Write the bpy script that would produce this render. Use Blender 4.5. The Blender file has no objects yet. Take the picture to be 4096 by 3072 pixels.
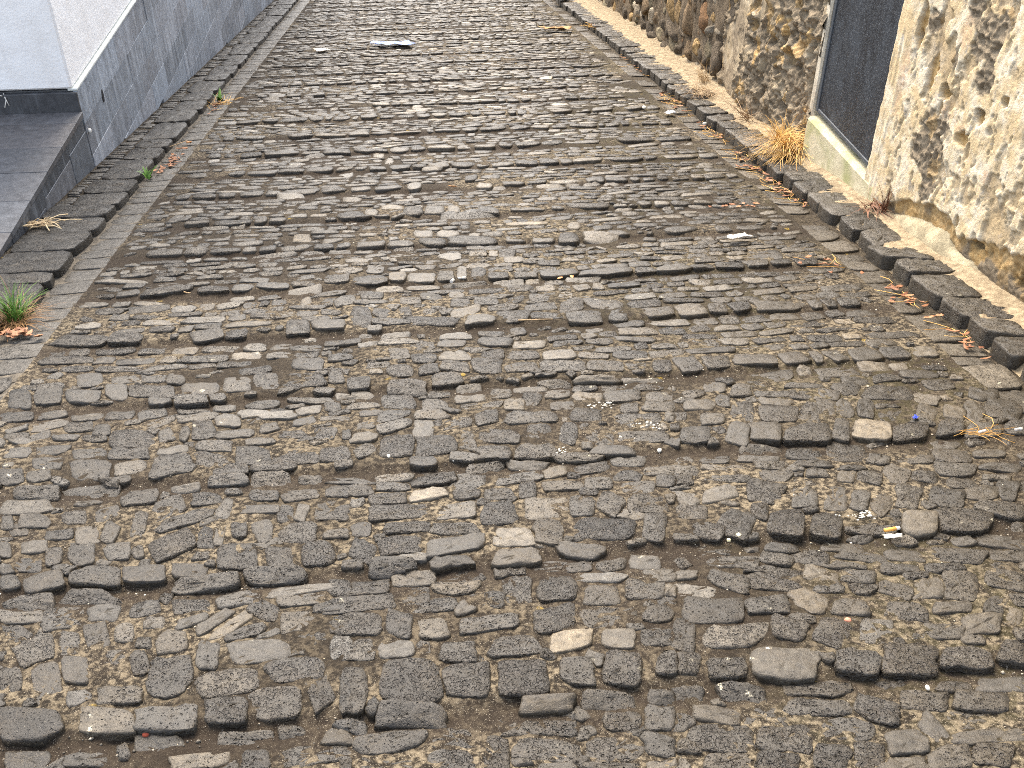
import bpy, math, random
import numpy as np
from mathutils import Matrix, Vector

random.seed(7)
RNG = np.random.default_rng(11)
S = bpy.context.scene
COL = S.collection

# ------------------------------------------------------------------ camera, light, exposure
SLOPE = math.tan(math.radians(9.3))          # the street falls away from the camera
FPX, PITCH, YAW, CAMH = 4080.0, math.radians(35.7), math.radians(5.5), 1.55
FW = np.array([math.sin(YAW) * math.cos(PITCH), math.cos(YAW) * math.cos(PITCH), -math.sin(PITCH)])
RT = np.array([math.cos(YAW), -math.sin(YAW), 0.0])
UP = np.cross(RT, FW)
EYE = np.array([0.0, 0.0, CAMH])
cam_d = bpy.data.cameras.new('camera')
cam_d.sensor_width = 36.0
cam_d.lens = 36.0 * FPX / 4096.0
cam_d.clip_start, cam_d.clip_end = 0.05, 2000.0
cam = bpy.data.objects.new('camera', cam_d)
COL.objects.link(cam)
cam.matrix_world = Matrix(((RT[0], UP[0], -FW[0], EYE[0]), (RT[1], UP[1], -FW[1], EYE[1]),
                           (RT[2], UP[2], -FW[2], EYE[2]), (0, 0, 0, 1)))
S.camera = cam

SUN_EL, SUN_AZ = math.radians(52), math.radians(-14)    # azimuth from +Y, negative is to the left
W = bpy.data.worlds.new('World')
S.world = W
W.use_nodes = True
wn = W.node_tree
bg = wn.nodes['Background']
sky = wn.nodes.new('ShaderNodeTexSky')
sky.sky_type = 'NISHITA'
sky.sun_disc = False
sky.sun_elevation = SUN_EL
sky.sun_rotation = SUN_AZ
sky.air_density, sky.dust_density, sky.ozone_density = 1.0, 4.0, 1.0
hsv = wn.nodes.new('ShaderNodeHueSaturation')       # hazy, whitish sky
hsv.inputs['Saturation'].default_value = 0.5
wn.links.new(sky.outputs['Color'], hsv.inputs['Color'])
wn.links.new(hsv.outputs['Color'], bg.inputs['Color'])
bg.inputs['Strength'].default_value = 0.15
sun_d = bpy.data.lights.new('sun', 'SUN')
sun_d.energy = 1.35
sun_d.angle = math.radians(38)
sun_d.color = (1.0, 0.80, 0.54)
sun = bpy.data.objects.new('sun', sun_d)
COL.objects.link(sun)
to_sun = Vector((math.sin(SUN_AZ) * math.cos(SUN_EL), math.cos(SUN_AZ) * math.cos(SUN_EL), math.sin(SUN_EL)))
sun.rotation_euler = to_sun.to_track_quat('Z', 'Y').to_euler()
sun.location = to_sun * 30
S.view_settings.view_transform = 'Standard'
S.view_settings.look = 'None'
S.view_settings.gamma = 1.0
S.view_settings.use_curve_mapping = False
S.view_settings.exposure = 2.15

S.cycles.filter_width = 1.0
S.cycles.use_denoising = False      # keeps the fine grain of the stone
S.cycles.max_bounces = 6

# ------------------------------------------------------------------ numeric noise
def _hash(ix, iy, seed):
    a = (ix.astype(np.int64) * 374761393 + iy.astype(np.int64) * 668265263 + seed * 1442695041) & 0xFFFFFFFF
    a = ((a ^ (a >> 13)) * 1274126177) & 0xFFFFFFFF
    return ((a ^ (a >> 16)) & 0xFFFFFF) / float(0xFFFFFF)

def vnoise(x, y, seed=0):
    x = np.asarray(x, float); y = np.asarray(y, float)
    ix, iy = np.floor(x), np.floor(y)
    fx, fy = x - ix, y - iy
    fx = fx * fx * (3 - 2 * fx); fy = fy * fy * (3 - 2 * fy)
    a = _hash(ix, iy, seed); b = _hash(ix + 1, iy, seed)
    c = _hash(ix, iy + 1, seed); d = _hash(ix + 1, iy + 1, seed)
    return (a * (1 - fx) + b * fx) * (1 - fy) + (c * (1 - fx) + d * fx) * fy

def fbm(x, y, seed=0, octaves=4):
    s, a, t = 0.0, 0.5, 0.0
    for k in range(octaves):
        s = s + a * vnoise(x * 2 ** k + 17.3 * k, y * 2 ** k - 9.1 * k, seed + k)
        t += a; a *= 0.5
    return s / t

def worley(x, y, seed=0):
    x = np.asarray(x, float); y = np.asarray(y, float)
    ix, iy = np.floor(x), np.floor(y)
    f1 = np.full(x.shape, 9.0); f2 = np.full(x.shape, 9.0); cid = np.zeros(x.shape)
    for dx in (-1, 0, 1):
        for dy in (-1, 0, 1):
            cx, cy = ix + dx, iy + dy
            px = cx + _hash(cx, cy, seed); py = cy + _hash(cx, cy, seed + 5)
            d = np.hypot(px - x, py - y)
            m = d < f1
            f2 = np.where(m, f1, np.minimum(f2, d))
            cid = np.where(m, _hash(cx, cy, seed + 9), cid)
            f1 = np.where(m, d, f1)
    return f1, f2, cid

def sstep(a, b, x):
    t = np.clip((x - a) / (b - a), 0, 1)
    return t * t * (3 - 2 * t)

# ------------------------------------------------------------------ object helpers
def tag(o, label=None, cat=None, group=None, kind=None):
    if label: o['label'] = label
    if cat: o['category'] = cat
    if group: o['group'] = group
    if kind: o['kind'] = kind
    return o

def mesh_obj(name, verts, faces, mat, parent=None, attr=None, smooth=True, loc=None):
    verts = np.asarray(verts, float)
    me = bpy.data.meshes.new(name)
    if loc is not None:
        verts = verts - np.asarray(loc, float)
    me.from_pydata(verts.tolist(), [], faces if isinstance(faces, list) else faces.tolist())
    if attr is not None:
        a = me.color_attributes.new('tone', 'FLOAT_COLOR', 'POINT')
        a.data.foreach_set('color', np.asarray(attr, np.float32).ravel())
    if smooth:
        me.polygons.foreach_set('use_smooth', [True] * len(me.polygons))
    for m in (mat if isinstance(mat, (list, tuple)) else [mat]):
        me.materials.append(m)
    me.update()
    o = bpy.data.objects.new(name, me)
    COL.objects.link(o)
    if loc is not None:
        o.location = loc
    if parent is not None:
        o.parent = parent
        o.matrix_parent_inverse = Matrix.Translation(-Vector(parent.location)) if parent.location.length else Matrix()
    return o

def empty(name, loc=(0, 0, 0)):
    o = bpy.data.objects.new(name, None)
    o.empty_display_size = 0.1
    COL.objects.link(o)
    o.location = loc
    return o

def grid_faces(nu, nv):
    i = np.arange(nu - 1)[:, None] * nv + np.arange(nv - 1)[None, :]
    return np.stack([i, i + nv, i + nv + 1, i + 1], -1).reshape(-1, 4)

class MB:
    """collects several shapes into one mesh"""
    def __init__(self):
        self.v, self.f, self.a = [], [], []
        self.n = 0
    def add(self, v, f, a=None):
        v = np.asarray(v, float)
        self.v.append(v)
        self.f.extend([[int(k) + self.n for k in q] for q in f])
        if a is None:
            a = np.tile([0.2, 0, 0, 0], (len(v), 1))
        elif np.ndim(a) == 1:
            a = np.tile(a, (len(v), 1))
        self.a.append(np.asarray(a, float))
        self.n += len(v)
    def build(self, name, mat, parent=None, smooth=True, loc=None):
        return mesh_obj(name, np.concatenate(self.v), self.f, mat, parent, np.concatenate(self.a), smooth, loc)

def box(x0, x1, y0, y1, z0, z1, sl=0.0, b=0.0):
    """box with chamfered edges; sl = fall of z along y"""
    if b <= 0:
        v = [(x, y, z - sl * y) for x in (x0, x1) for y in (y0, y1) for z in (z0, z1)]
        f = [(0, 1, 3, 2), (4, 6, 7, 5), (0, 4, 5, 1), (2, 3, 7, 6), (0, 2, 6, 4), (1, 5, 7, 3)]
        return v, f
    v, f = [], []
    xs, ys, zs = (x0, x1), (y0, y1), (z0, z1)
    idx = {}
    for i in (0, 1):
        for j in (0, 1):
            for k in (0, 1):
                sx, sy, sz = (b if i == 0 else -b), (b if j == 0 else -b), (b if k == 0 else -b)
                for n, p in enumerate(((xs[i], ys[j] + sy, zs[k] + sz), (xs[i] + sx, ys[j], zs[k] + sz), (xs[i] + sx, ys[j] + sy, zs[k]))):
                    idx[(i, j, k, n)] = len(v)
                    v.append((p[0], p[1], p[2] - sl * p[1]))
    g = lambda *t: idx[t]
    for i in (0, 1):
        f.append([g(i, 0, 0, 0), g(i, 0, 1, 0), g(i, 1, 1, 0), g(i, 1, 0, 0)][::1 if i == 0 else -1])
        f.append([g(0, i, 0, 1), g(1, i, 0, 1), g(1, i, 1, 1), g(0, i, 1, 1)][::1 if i == 0 else -1])
        f.append([g(0, 0, i, 2), g(0, 1, i, 2), g(1, 1, i, 2), g(1, 0, i, 2)][::1 if i == 0 else -1])
    for i in (0, 1):
        for j in (0, 1):
            f.append([g(i, j, 0, 0), g(i, j, 0, 1), g(i, j, 1, 1), g(i, j, 1, 0)])
            f.append([g(i, 0, j, 0), g(i, 0, j, 2), g(i, 1, j, 2), g(i, 1, j, 0)])
            f.append([g(0, i, j, 1), g(0, i, j, 2), g(1, i, j, 2), g(1, i, j, 1)])
    for i in (0, 1):
        for j in (0, 1):
            for k in (0, 1):
                f.append([g(i, j, k, 0), g(i, j, k, 1), g(i, j, k, 2)])
    return v, f

def tube(points, radii, sides=5):
    P = [np.asarray(p, float) for p in points]
    v, f = [], []
    for i, p in enumerate(P):
        t = P[min(i + 1, len(P) - 1)] - P[max(i - 1, 0)]
        t = t / (np.linalg.norm(t) + 1e-9)
        ref = np.array([0, 0, 1.0]) if abs(t[2]) < 0.9 else np.array([1.0, 0, 0])
        a = np.cross(t, ref); a /= np.linalg.norm(a); b = np.cross(t, a)
        r = radii[i] if hasattr(radii, '__len__') else radii
        for k in range(sides):
            th = 2 * math.pi * k / sides
            v.append(p + a * math.cos(th) * r + b * math.sin(th) * r)
    n = len(P)
    for i in range(n - 1):
        for k in range(sides):
            k2 = (k + 1) % sides
            f.append([i * sides + k, i * sides + k2, (i + 1) * sides + k2, (i + 1) * sides + k])
    f.append(list(range(sides))[::-1]); f.append([(n - 1) * sides + k for k in range(sides)])
    return v, f

# ------------------------------------------------------------------ materials
class NT:
    def __init__(self, name, rough=0.8, spec=0.35):
        self.m = bpy.data.materials.new(name)
        self.m.use_nodes = True
        self.t = self.m.node_tree
        self.b = self.t.nodes['Principled BSDF']
        self.b.inputs['Roughness'].default_value = rough
        self.b.inputs['Specular IOR Level'].default_value = spec
        self.pos = self.t.nodes.new('ShaderNodeNewGeometry').outputs['Position']
    def link(self, a, b):
        self.t.links.new(a, b)
    def put(self, sock, v):
        if isinstance(v, bpy.types.NodeSocket): self.link(v, sock)
        elif isinstance(v, (tuple, list)) and len(v) == 3 and sock.type == 'RGBA': sock.default_value = (*v, 1)
        else: sock.default_value = v
    def math(self, op, a, b=0.0, c=None, clamp=False):
        n = self.t.nodes.new('ShaderNodeMath'); n.operation = op; n.use_clamp = clamp
        self.put(n.inputs[0], a); self.put(n.inputs[1], b)
        if c is not None: self.put(n.inputs[2], c)
        return n.outputs[0]
    def noise(self, scale, detail=4, rough=0.55, vec=None, dist=0.0):
        n = self.t.nodes.new('ShaderNodeTexNoise')
        n.inputs['Scale'].default_value = scale; n.inputs['Detail'].default_value = detail
        n.inputs['Roughness'].default_value = rough; n.inputs['Distortion'].default_value = dist
        self.link(vec or self.pos, n.inputs['Vector'])
        return n.outputs['Fac']
    def voro(self, scale, vec=None, feature='F1', out='Distance', rnd=1.0):
        n = self.t.nodes.new('ShaderNodeTexVoronoi'); n.feature = feature
        n.inputs['Scale'].default_value = scale; n.inputs['Randomness'].default_value = rnd
        self.link(vec or self.pos, n.inputs['Vector'])
        return n.outputs[out]
    def mapr(self, v, a, b, c=0.0, d=1.0, smooth=True):
        n = self.t.nodes.new('ShaderNodeMapRange')
        if smooth: n.interpolation_type = 'SMOOTHSTEP'
        for k, x in enumerate((v, a, b, c, d)): self.put(n.inputs[k], x)
        return n.outputs[0]
    def mix(self, f, a, b, mode='MIX'):
        n = self.t.nodes.new('ShaderNodeMix'); n.data_type = 'RGBA'; n.blend_type = mode
        self.put(n.inputs['Factor'], f); self.put(n.inputs[6], a); self.put(n.inputs[7], b)
        return n.outputs[2]
    def mul(self, col, f):
        n = self.t.nodes.new('ShaderNodeVectorMath'); n.operation = 'SCALE'
        self.put(n.inputs[0], col); self.put(n.inputs['Scale'], f)
        return n.outputs[0]
    def attr(self):
        n = self.t.nodes.new('ShaderNodeAttribute'); n.attribute_name = 'tone'
        s = self.t.nodes.new('ShaderNodeSeparateColor')
        self.link(n.outputs['Color'], s.inputs[0])
        return s.outputs[0], s.outputs[1], s.outputs[2], n.outputs['Alpha']
    def sep(self):
        s = self.t.nodes.new('ShaderNodeSeparateXYZ'); self.link(self.pos, s.inputs[0]); return s.outputs
    def comb(self, x, y, z):
        n = self.t.nodes.new('ShaderNodeCombineXYZ')
        for k, v in enumerate((x, y, z)): self.put(n.inputs[k], v)
        return n.outputs[0]
    def warp(self, amount, scale):
        n = self.t.nodes.new('ShaderNodeTexNoise'); n.inputs['Scale'].default_value = scale
        self.link(self.pos, n.inputs['Vector'])
        q = self.t.nodes.new('ShaderNodeVectorMath'); q.operation = 'MULTIPLY_ADD'
        self.link(n.outputs['Color'], q.inputs[0]); q.inputs[1].default_value = (amount,) * 3
        self.link(self.pos, q.inputs[2])
        return q.outputs[0]
    def bump(self, h, dist, strength=1.0):
        n = self.t.nodes.new('ShaderNodeBump')
        n.inputs['Distance'].default_value = dist; n.inputs['Strength'].default_value = strength
        self.link(h, n.inputs['Height']); self.link(n.outputs[0], self.b.inputs['Normal'])
    def color(self, c): self.put(self.b.inputs['Base Color'], c)
    def rough(self, r): self.put(self.b.inputs['Roughness'], r)

def plain(name, col, rough=0.8, spec=0.3, var=0.25, scale=60.0):
    n = NT(name, rough, spec)
    n.color(n.mul(n.mix(0.0, col, col), n.mapr(n.noise(scale, 5), 0.25, 0.75, 1 - var, 1 + var)))
    n.bump(n.noise(scale * 4, 3), 0.002, 0.4)
    return n.m

def mat_basalt():
    """grey volcanic stone; the tone attribute carries albedo (far cobbles with painted sky sheen), amount of pores, warmth and how close to the earth line"""
    n = NT('basalt', 0.5, 0.38)
    alb, ves, warm, edge = n.attr()
    big = n.noise(9, 5, 0.6); mid = n.noise(45, 6, 0.65); fine = n.noise(420, 3, 0.6)
    wv = n.warp(0.006, 110)
    thr = n.math('MULTIPLY', n.mapr(n.noise(28, 3), 0.3, 0.7, 0.35, 1.0), n.math('MULTIPLY_ADD', ves, 0.55, 0.10))
    d1 = n.voro(92, wv); d2 = n.voro(190, wv)
    p1 = n.mapr(d1, n.math('SUBTRACT', thr, 0.12), n.math('ADD', thr, 0.06), 1.0, 0.0)
    thr2 = n.math('MULTIPLY', thr, 1.0)
    p2 = n.mapr(d2, n.math('SUBTRACT', thr2, 0.12), n.math('ADD', thr2, 0.06), 1.0, 0.0)
    pore = n.math('MULTIPLY', n.math('MAXIMUM', p1, n.math('MULTIPLY', p2, 0.75)), n.mapr(ves, 0.0, 0.25, 0.0, 1.0))
    base = n.mix(warm, (1.03, 0.985, 0.88), (1.20, 0.98, 0.66))
    base = n.mul(base, alb)
    base = n.mul(base, n.mapr(mid, 0.25, 0.75, 0.5, 1.5))
    base = n.mul(base, n.mapr(fine, 0.3, 0.7, 0.68, 1.32))
    base = n.mul(base, n.mapr(big, 0.3, 0.7, 0.85, 1.15))
    grime_shade = n.math('MULTIPLY', pore, 0.72)  # pore shade painted into the colour, along with dirt in the pores
    base = n.mix(grime_shade, base, (0.022, 0.018, 0.014))
    # pale mineral flecks and lichen spots
    fl = n.mapr(n.noise(230, 2), 0.66, 0.74)
    base = n.mix(n.math('MULTIPLY', fl, 0.30), base, (0.30, 0.27, 0.20))
    lv = n.voro(17, n.warp(0.03, 60)); lk = n.noise(2.3, 2)
    lich = n.math('MULTIPLY', n.mapr(lv, 0.06, 0.15, 1.0, 0.0), n.mapr(lk, 0.56, 0.62))
    lich = n.math('MULTIPLY', lich, n.mapr(n.noise(300, 2), 0.4, 0.55))
    base = n.mix(n.math('MULTIPLY', lich, 0.8), base, (0.48, 0.45, 0.34))
    # earth that has crept onto the rims
    dirt = n.math('MULTIPLY', n.math('ADD', edge, n.mapr(n.noise(13, 4), 0.45, 0.72, 0.0, 0.55)), n.mapr(n.noise(70, 4, 0.7), 0.30, 0.62))
    earth = n.mix(n.mapr(n.noise(330, 3), 0.5, 0.68), (0.022, 0.016, 0.010), (0.13, 0.105, 0.065))
    base = n.mix(n.math('MINIMUM', dirt, 0.9), base, earth)
    n.color(base)
    n.rough(n.mapr(mid, 0.3, 0.7, 0.32, 0.58))
    h = n.math('MULTIPLY_ADD', pore, -0.9, n.math('MULTIPLY', mid, 0.55))
    h = n.math('MULTIPLY_ADD', fine, 0.22, h)
    n.bump(h, 0.008, 1.0)
    return n.m

def mat_mortar():
    """earth, old lime mortar and grit between the cobbles; tone r = lime amount, g = loose dark earth"""
    n = NT('earth_mortar', 0.9, 0.2)
    lime, soil, mossy, _ = n.attr()
    a = n.noise(60, 6, 0.65); g = n.noise(420, 3, 0.7); g2 = n.noise(900, 2, 0.6)
    col = n.mix(n.mapr(a, 0.3, 0.7), (0.011, 0.0082, 0.0052), (0.030, 0.0225, 0.0140))
    col = n.mix(n.math('MULTIPLY', n.mapr(a, 0.43, 0.62), lime), col, (0.165, 0.136, 0.092))
    col = n.mix(n.math('MULTIPLY', soil, 0.75), col, (0.021, 0.0145, 0.0095))
    col = n.mix(n.math('MULTIPLY', mossy, n.mapr(n.noise(35, 4), 0.4, 0.6, 0.0, 0.55)), col, (0.036, 0.031, 0.011))
    gr = n.math('MULTIPLY', n.mapr(g, 0.60, 0.68), n.math('MULTIPLY_ADD', lime, 0.8, n.mapr(n.noise(22, 4), 0.38, 0.62, 0.12, 0.6)), clamp=True)
    col = n.mix(n.math('MULTIPLY', gr, 0.85), col, (0.44, 0.39, 0.30))
    col = n.mix(n.math('MULTIPLY', n.mapr(g2, 0.36, 0.28), 0.6), col, (0.03, 0.025, 0.02))
    yl = n.math('MULTIPLY', n.mapr(n.voro(4.5, n.warp(0.03, 40)), 0.030, 0.075, 1.0, 0.0), n.mapr(n.noise(200, 3), 0.42, 0.55))
    col = n.mix(n.math('MULTIPLY', yl, 0.7), col, (0.36, 0.25, 0.03))
    n.color(col)
    h = n.math('MULTIPLY_ADD', g, 0.6, a)
    n.bump(h, 0.006, 0.9)
    return n.m

def mat_cement(name, c1, c2, scale=18.0, green=None):
    n = NT(name, 0.88, 0.25)
    a = n.noise(scale, 6, 0.65); b = n.noise(scale * 14, 3)
    col = n.mix(n.mapr(a, 0.3, 0.7), c1, c2)
    col = n.mul(col, n.mapr(b, 0.3, 0.7, 0.8, 1.18))
    if green:
        col = n.mix(n.mapr(n.noise(5.5, 4), 0.45, 0.7, 0.0, 0.8), col, green)
    pits = n.mapr(n.voro(95, n.warp(0.01, 60)), 0.10, 0.2, 1.0, 0.0)
    col = n.mix(n.math('MULTIPLY', n.math('MULTIPLY', pits, n.mapr(n.noise(9, 3), 0.5, 0.62)), 0.6), col, (0.05, 0.045, 0.035))
    n.color(col)
    n.bump(n.math('MULTIPLY_ADD', b, 0.4, a), 0.006, 0.8)
    return n.m

def mat_tile():
    """dark volcanic stone cladding with pale water runs down the face"""
    n = NT('tile_stone', 0.5, 0.45)
    alb, ves, warm, edge = n.attr()
    X = n.sep()
    run = n.comb(n.math('MULTIPLY', X[0], 18), n.math('MULTIPLY', X[1], 19), n.math('MULTIPLY', X[2], 1.7))
    st = n.noise(0.8, 5, 0.6, run, 0.3)
    fine = n.noise(380, 3, 0.7); mid = n.noise(26, 5, 0.6)
    col = n.mul(n.mix(warm, (0.88, 1.0, 1.14), (1.08, 0.98, 0.95)), alb)
    col = n.mul(col, n.mapr(mid, 0.3, 0.7, 0.8, 1.2))
    col = n.mul(col, n.mapr(fine, 0.32, 0.68, 0.72, 1.25))
    col = n.mix(n.math('MULTIPLY', n.mapr(st, 0.49, 0.64), n.math('MULTIPLY', n.mapr(n.noise(3.2, 3), 0.35, 0.65, 0.3, 1.0), n.math('MULTIPLY', ves, 0.62))), col, (0.46, 0.50, 0.54))
    col = n.mix(n.math('MULTIPLY', n.mapr(st, 0.46, 0.34), n.math('MULTIPLY', ves, 0.36)), col, (0.06, 0.064, 0.072))
    pit = n.mapr(n.voro(240), 0.12, 0.22, 1.0, 0.0)
    pit = n.math('MULTIPLY', pit, n.mapr(n.noise(40, 3), 0.5, 0.6))
    col = n.mix(n.math('MULTIPLY', pit, 0.75), col, (0.02, 0.02, 0.022))
    n.color(col)
    n.rough(n.mapr(mid, 0.3, 0.7, 0.42, 0.62))
    n.bump(n.math('MULTIPLY_ADD', pit, -0.8, n.math('MULTIPLY', fine, 0.4)), 0.002, 0.7)
    return n.m

def mat_whitewash():
    n = NT('white_render', 0.85, 0.25)
    X = n.sep()
    run = n.comb(n.math('MULTIPLY', X[0], 14), n.math('MULTIPLY', X[1], 14), n.math('MULTIPLY', X[2], 1.1))
    st = n.mapr(n.noise(1.0, 4, 0.6, run), 0.55, 0.8)
    a = n.noise(7, 4)
    col = n.mix(n.mapr(a, 0.3, 0.75), (0.88, 0.88, 0.87), (0.81, 0.80, 0.78))
    col = n.mix(n.math('MULTIPLY', st, 0.28), col, (0.55, 0.51, 0.50))
    n.color(col)
    n.bump(n.math('MULTIPLY_ADD', n.noise(55, 5, 0.6), 1.0, n.math('MULTIPLY', n.noise(11, 3), 1.4)), 0.006, 0.55)
    return n.m

def mat_oldwall():
    """tone r = limewashed plaster coat, g = ochre where torn open, b = painted shade of crevices, holes and foot, with grime, a = rosy remains"""
    n = NT('old_plaster', 0.92, 0.2)
    coat, ochre, grime_shade, rosy = n.attr()
    a = n.noise(38, 6, 0.7); b = n.noise(140, 5, 0.7); c = n.noise(9, 4); d = n.noise(520, 2)
    grey = n.mix(n.mapr(a, 0.3, 0.7), (0.135, 0.108, 0.075), (0.32, 0.26, 0.18))
    grey = n.mix(n.mapr(b, 0.55, 0.72, 0.0, 0.6), grey, (0.44, 0.36, 0.24))
    och = n.mix(n.mapr(a, 0.3, 0.7), (0.33, 0.20, 0.075), (0.56, 0.40, 0.19))
    ex = n.mix(ochre, grey, och)
    wash = n.mix(n.mapr(c, 0.38, 0.66), (0.56, 0.44, 0.262), (0.66, 0.59, 0.45))
    wash = n.mix(n.mapr(a, 0.50, 0.62, 0.0, 0.65), wash, (0.47, 0.36, 0.205))
    wash = n.mix(n.math('MULTIPLY', rosy, n.mapr(a, 0.35, 0.6, 0.0, 0.55)), wash, (0.50, 0.33, 0.22))
    wash = n.mix(n.math('MULTIPLY', n.mapr(n.noise(21, 5, 0.7), 0.57, 0.66), 0.5), wash, (0.42, 0.41, 0.40))
    wash = n.mix(n.math('MULTIPLY', n.mapr(b, 0.36, 0.27), 0.55), wash, (0.30, 0.22, 0.13))
    col = n.mix(coat, ex, wash)
    col = n.mix(n.math('MULTIPLY', grime_shade, n.mapr(a, 0.25, 0.6)), col, (0.040, 0.032, 0.023))
    col = n.mul(col, n.mapr(d, 0.3, 0.7, 0.86, 1.12))
    n.color(col)
    h = n.math('MULTIPLY_ADD', b, 0.6, a)
    n.bump(h, 0.008, 0.8)
    return n.m

def mat_lava():
    """rubble blocks: tone rgb = block colour"""
    n = NT('lava_block', 0.9, 0.25)
    at = n.t.nodes.new('ShaderNodeAttribute'); at.attribute_name = 'tone'
    a = n.noise(22, 6, 0.7); b = n.noise(95, 5, 0.7)
    pit = n.mapr(n.voro(75, n.warp(0.02, 40)), 0.12, 0.34, 1.0, 0.0)
    col = n.mul(at.outputs['Color'], n.mapr(a, 0.28, 0.72, 0.55, 1.45))
    col = n.mix(n.math('MULTIPLY', n.mapr(b, 0.56, 0.7), 0.45), col, (0.44, 0.36, 0.24))
    col = n.mix(n.math('MULTIPLY', pit, 0.5), col, (0.03, 0.025, 0.02))
    n.color(col)
    n.bump(n.math('MULTIPLY_ADD', pit, -0.7, n.math('ADD', a, n.math('MULTIPLY', b, 0.6))), 0.03, 1.0)
    return n.m

def mat_door():
    n = NT('dark_door_board', 0.45, 0.3)
    X = n.sep()
    run = n.comb(n.math('MULTIPLY', X[0], 9), n.math('MULTIPLY', X[1], 9), n.math('MULTIPLY', X[2], 4))
    a = n.noise(1.0, 6, 0.7, run); b = n.noise(260, 3, 0.75); c = n.noise(70, 5, 0.7)
    col = n.mix(n.mapr(a, 0.35, 0.72), (0.007, 0.008, 0.011), (0.030, 0.037, 0.047))
    col = n.mix(n.math('MULTIPLY', n.mapr(b, 0.56, 0.64), 0.75), col, (0.22, 0.245, 0.27))
    col = n.mix(n.math('MULTIPLY', n.mapr(c, 0.62, 0.75), 0.3), col, (0.13, 0.16, 0.19))
    n.color(col)
    n.rough(n.mapr(c, 0.3, 0.7, 0.34, 0.6))
    n.bump(n.math('MULTIPLY_ADD', b, 0.5, c), 0.0022, 0.55)
    return n.m

def mat_leafy(name, c1, c2, rough=0.6, trans=0.0):
    n = NT(name, rough, 0.3)
    alb, *_ = n.attr()
    col = n.mix(alb, c1, c2)
    n.color(n.mul(col, n.mapr(n.noise(90, 4), 0.3, 0.7, 0.75, 1.25)))
    return n.m

M_BAS, M_MOR, M_TILE, M_WHITE, M_OLD, M_LAVA, M_DOOR = mat_basalt(), mat_mortar(), mat_tile(), mat_whitewash(), mat_oldwall(), mat_lava(), mat_door()
M_LIME = mat_cement('lime_mortar', (0.145, 0.11, 0.068), (0.32, 0.26, 0.17), 26)
M_GUT = mat_cement('gutter_mortar', (0.035, 0.031, 0.025), (0.13, 0.113, 0.088), 30)
M_SILL = mat_cement('green_stained_cement', (0.40, 0.36, 0.24), (0.54, 0.49, 0.35), 12, (0.27, 0.28, 0.12))
M_FILLET = mat_cement('weathered_cement', (0.20, 0.17, 0.11), (0.38, 0.33, 0.22), 16)
M_LEDGE = mat_cement('pale_ledge', (0.52, 0.54, 0.50), (0.68, 0.70, 0.66), 20)
M_JOINT = mat_cement('grey_joint', (0.07, 0.074, 0.08), (0.13, 0.135, 0.14), 30)
M_GREEN = mat_leafy('green_blade', (0.035, 0.085, 0.010), (0.12, 0.24, 0.035))
M_STRAW = mat_leafy('straw', (0.34, 0.17, 0.040), (0.66, 0.42, 0.13))
M_DEAD = mat_leafy('dead_leaf', (0.13, 0.052, 0.026), (0.34, 0.17, 0.09))

# ------------------------------------------------------------------ ground sheet
tag(mesh_obj('ground', [(-400, -60, 60 * SLOPE - .5), (400, -60, 60 * SLOPE - .5), (400, 600, -600 * SLOPE - .5), (-400, 600, -600 * SLOPE - .5)],
             [[0, 1, 2, 3]], plain('dry_earth', (0.10, 0.085, 0.06)), smooth=False), 'brown earth lying under the street and the houses', 'ground', kind='structure')

# ------------------------------------------------------------------ street profile: low ribs across the slope, one about every half metre
RIBS = [-.60, -.12, .36, .85, 1.32, 1.81, 2.28, 2.78, 3.27, 3.75, 4.24, 4.69, 5.18, 5.62, 6.07]
while RIBS[-1] < 24:
    RIBS.append(RIBS[-1] + 0.478 + 0.02 * math.sin(len(RIBS) * 2.1))
RIBS = np.array(RIBS)
Y_END = 23.0
X_L, X_R = -1.40, 1.785

def rib_u(x, y):
    yy = np.asarray(y, float) + 0.03 * (fbm(np.asarray(x) * 1.3, np.asarray(y) * .6, 3, 2) - .5)
    k = np.clip(np.searchsorted(RIBS, yy) - 1, 0, len(RIBS) - 2)
    return (yy - RIBS[k]) / (RIBS[k + 1] - RIBS[k]), k

def rib_h(u, amp):
    rise = sstep(0.0, 0.07, u)
    fall = 1 - np.clip((u - 0.12) / 0.88, 0, 1) ** 1.25
    return amp * (rise * fall * 1.0) - amp * 0.55

def amp_at(x, y=0.0):
    e = np.minimum(np.asarray(x) - X_L, X_R - np.asarray(x))
    return 0.0108 * sstep(-0.05, 0.35, e) * (1 - .45 * sstep(5, 11, np.asarray(y, float))) + 0.003

def mortar_h(x, y):
    u, k = rib_u(x, y)
    return rib_h(u, amp_at(x, y)) - 0.0037 + 0.008 * (fbm(x * 9, y * 9, 41, 3) - .5) + 0.0095 * (fbm(x * 45, y * 45, 43, 2) - .5)

def stone_h(x, y):
    """level of a stone top (the riser itself is not followed)"""
    u, k = rib_u(x, y + 0.012)
    u = np.maximum(u, 0.10)
    return rib_h(u, amp_at(x, y))

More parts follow.
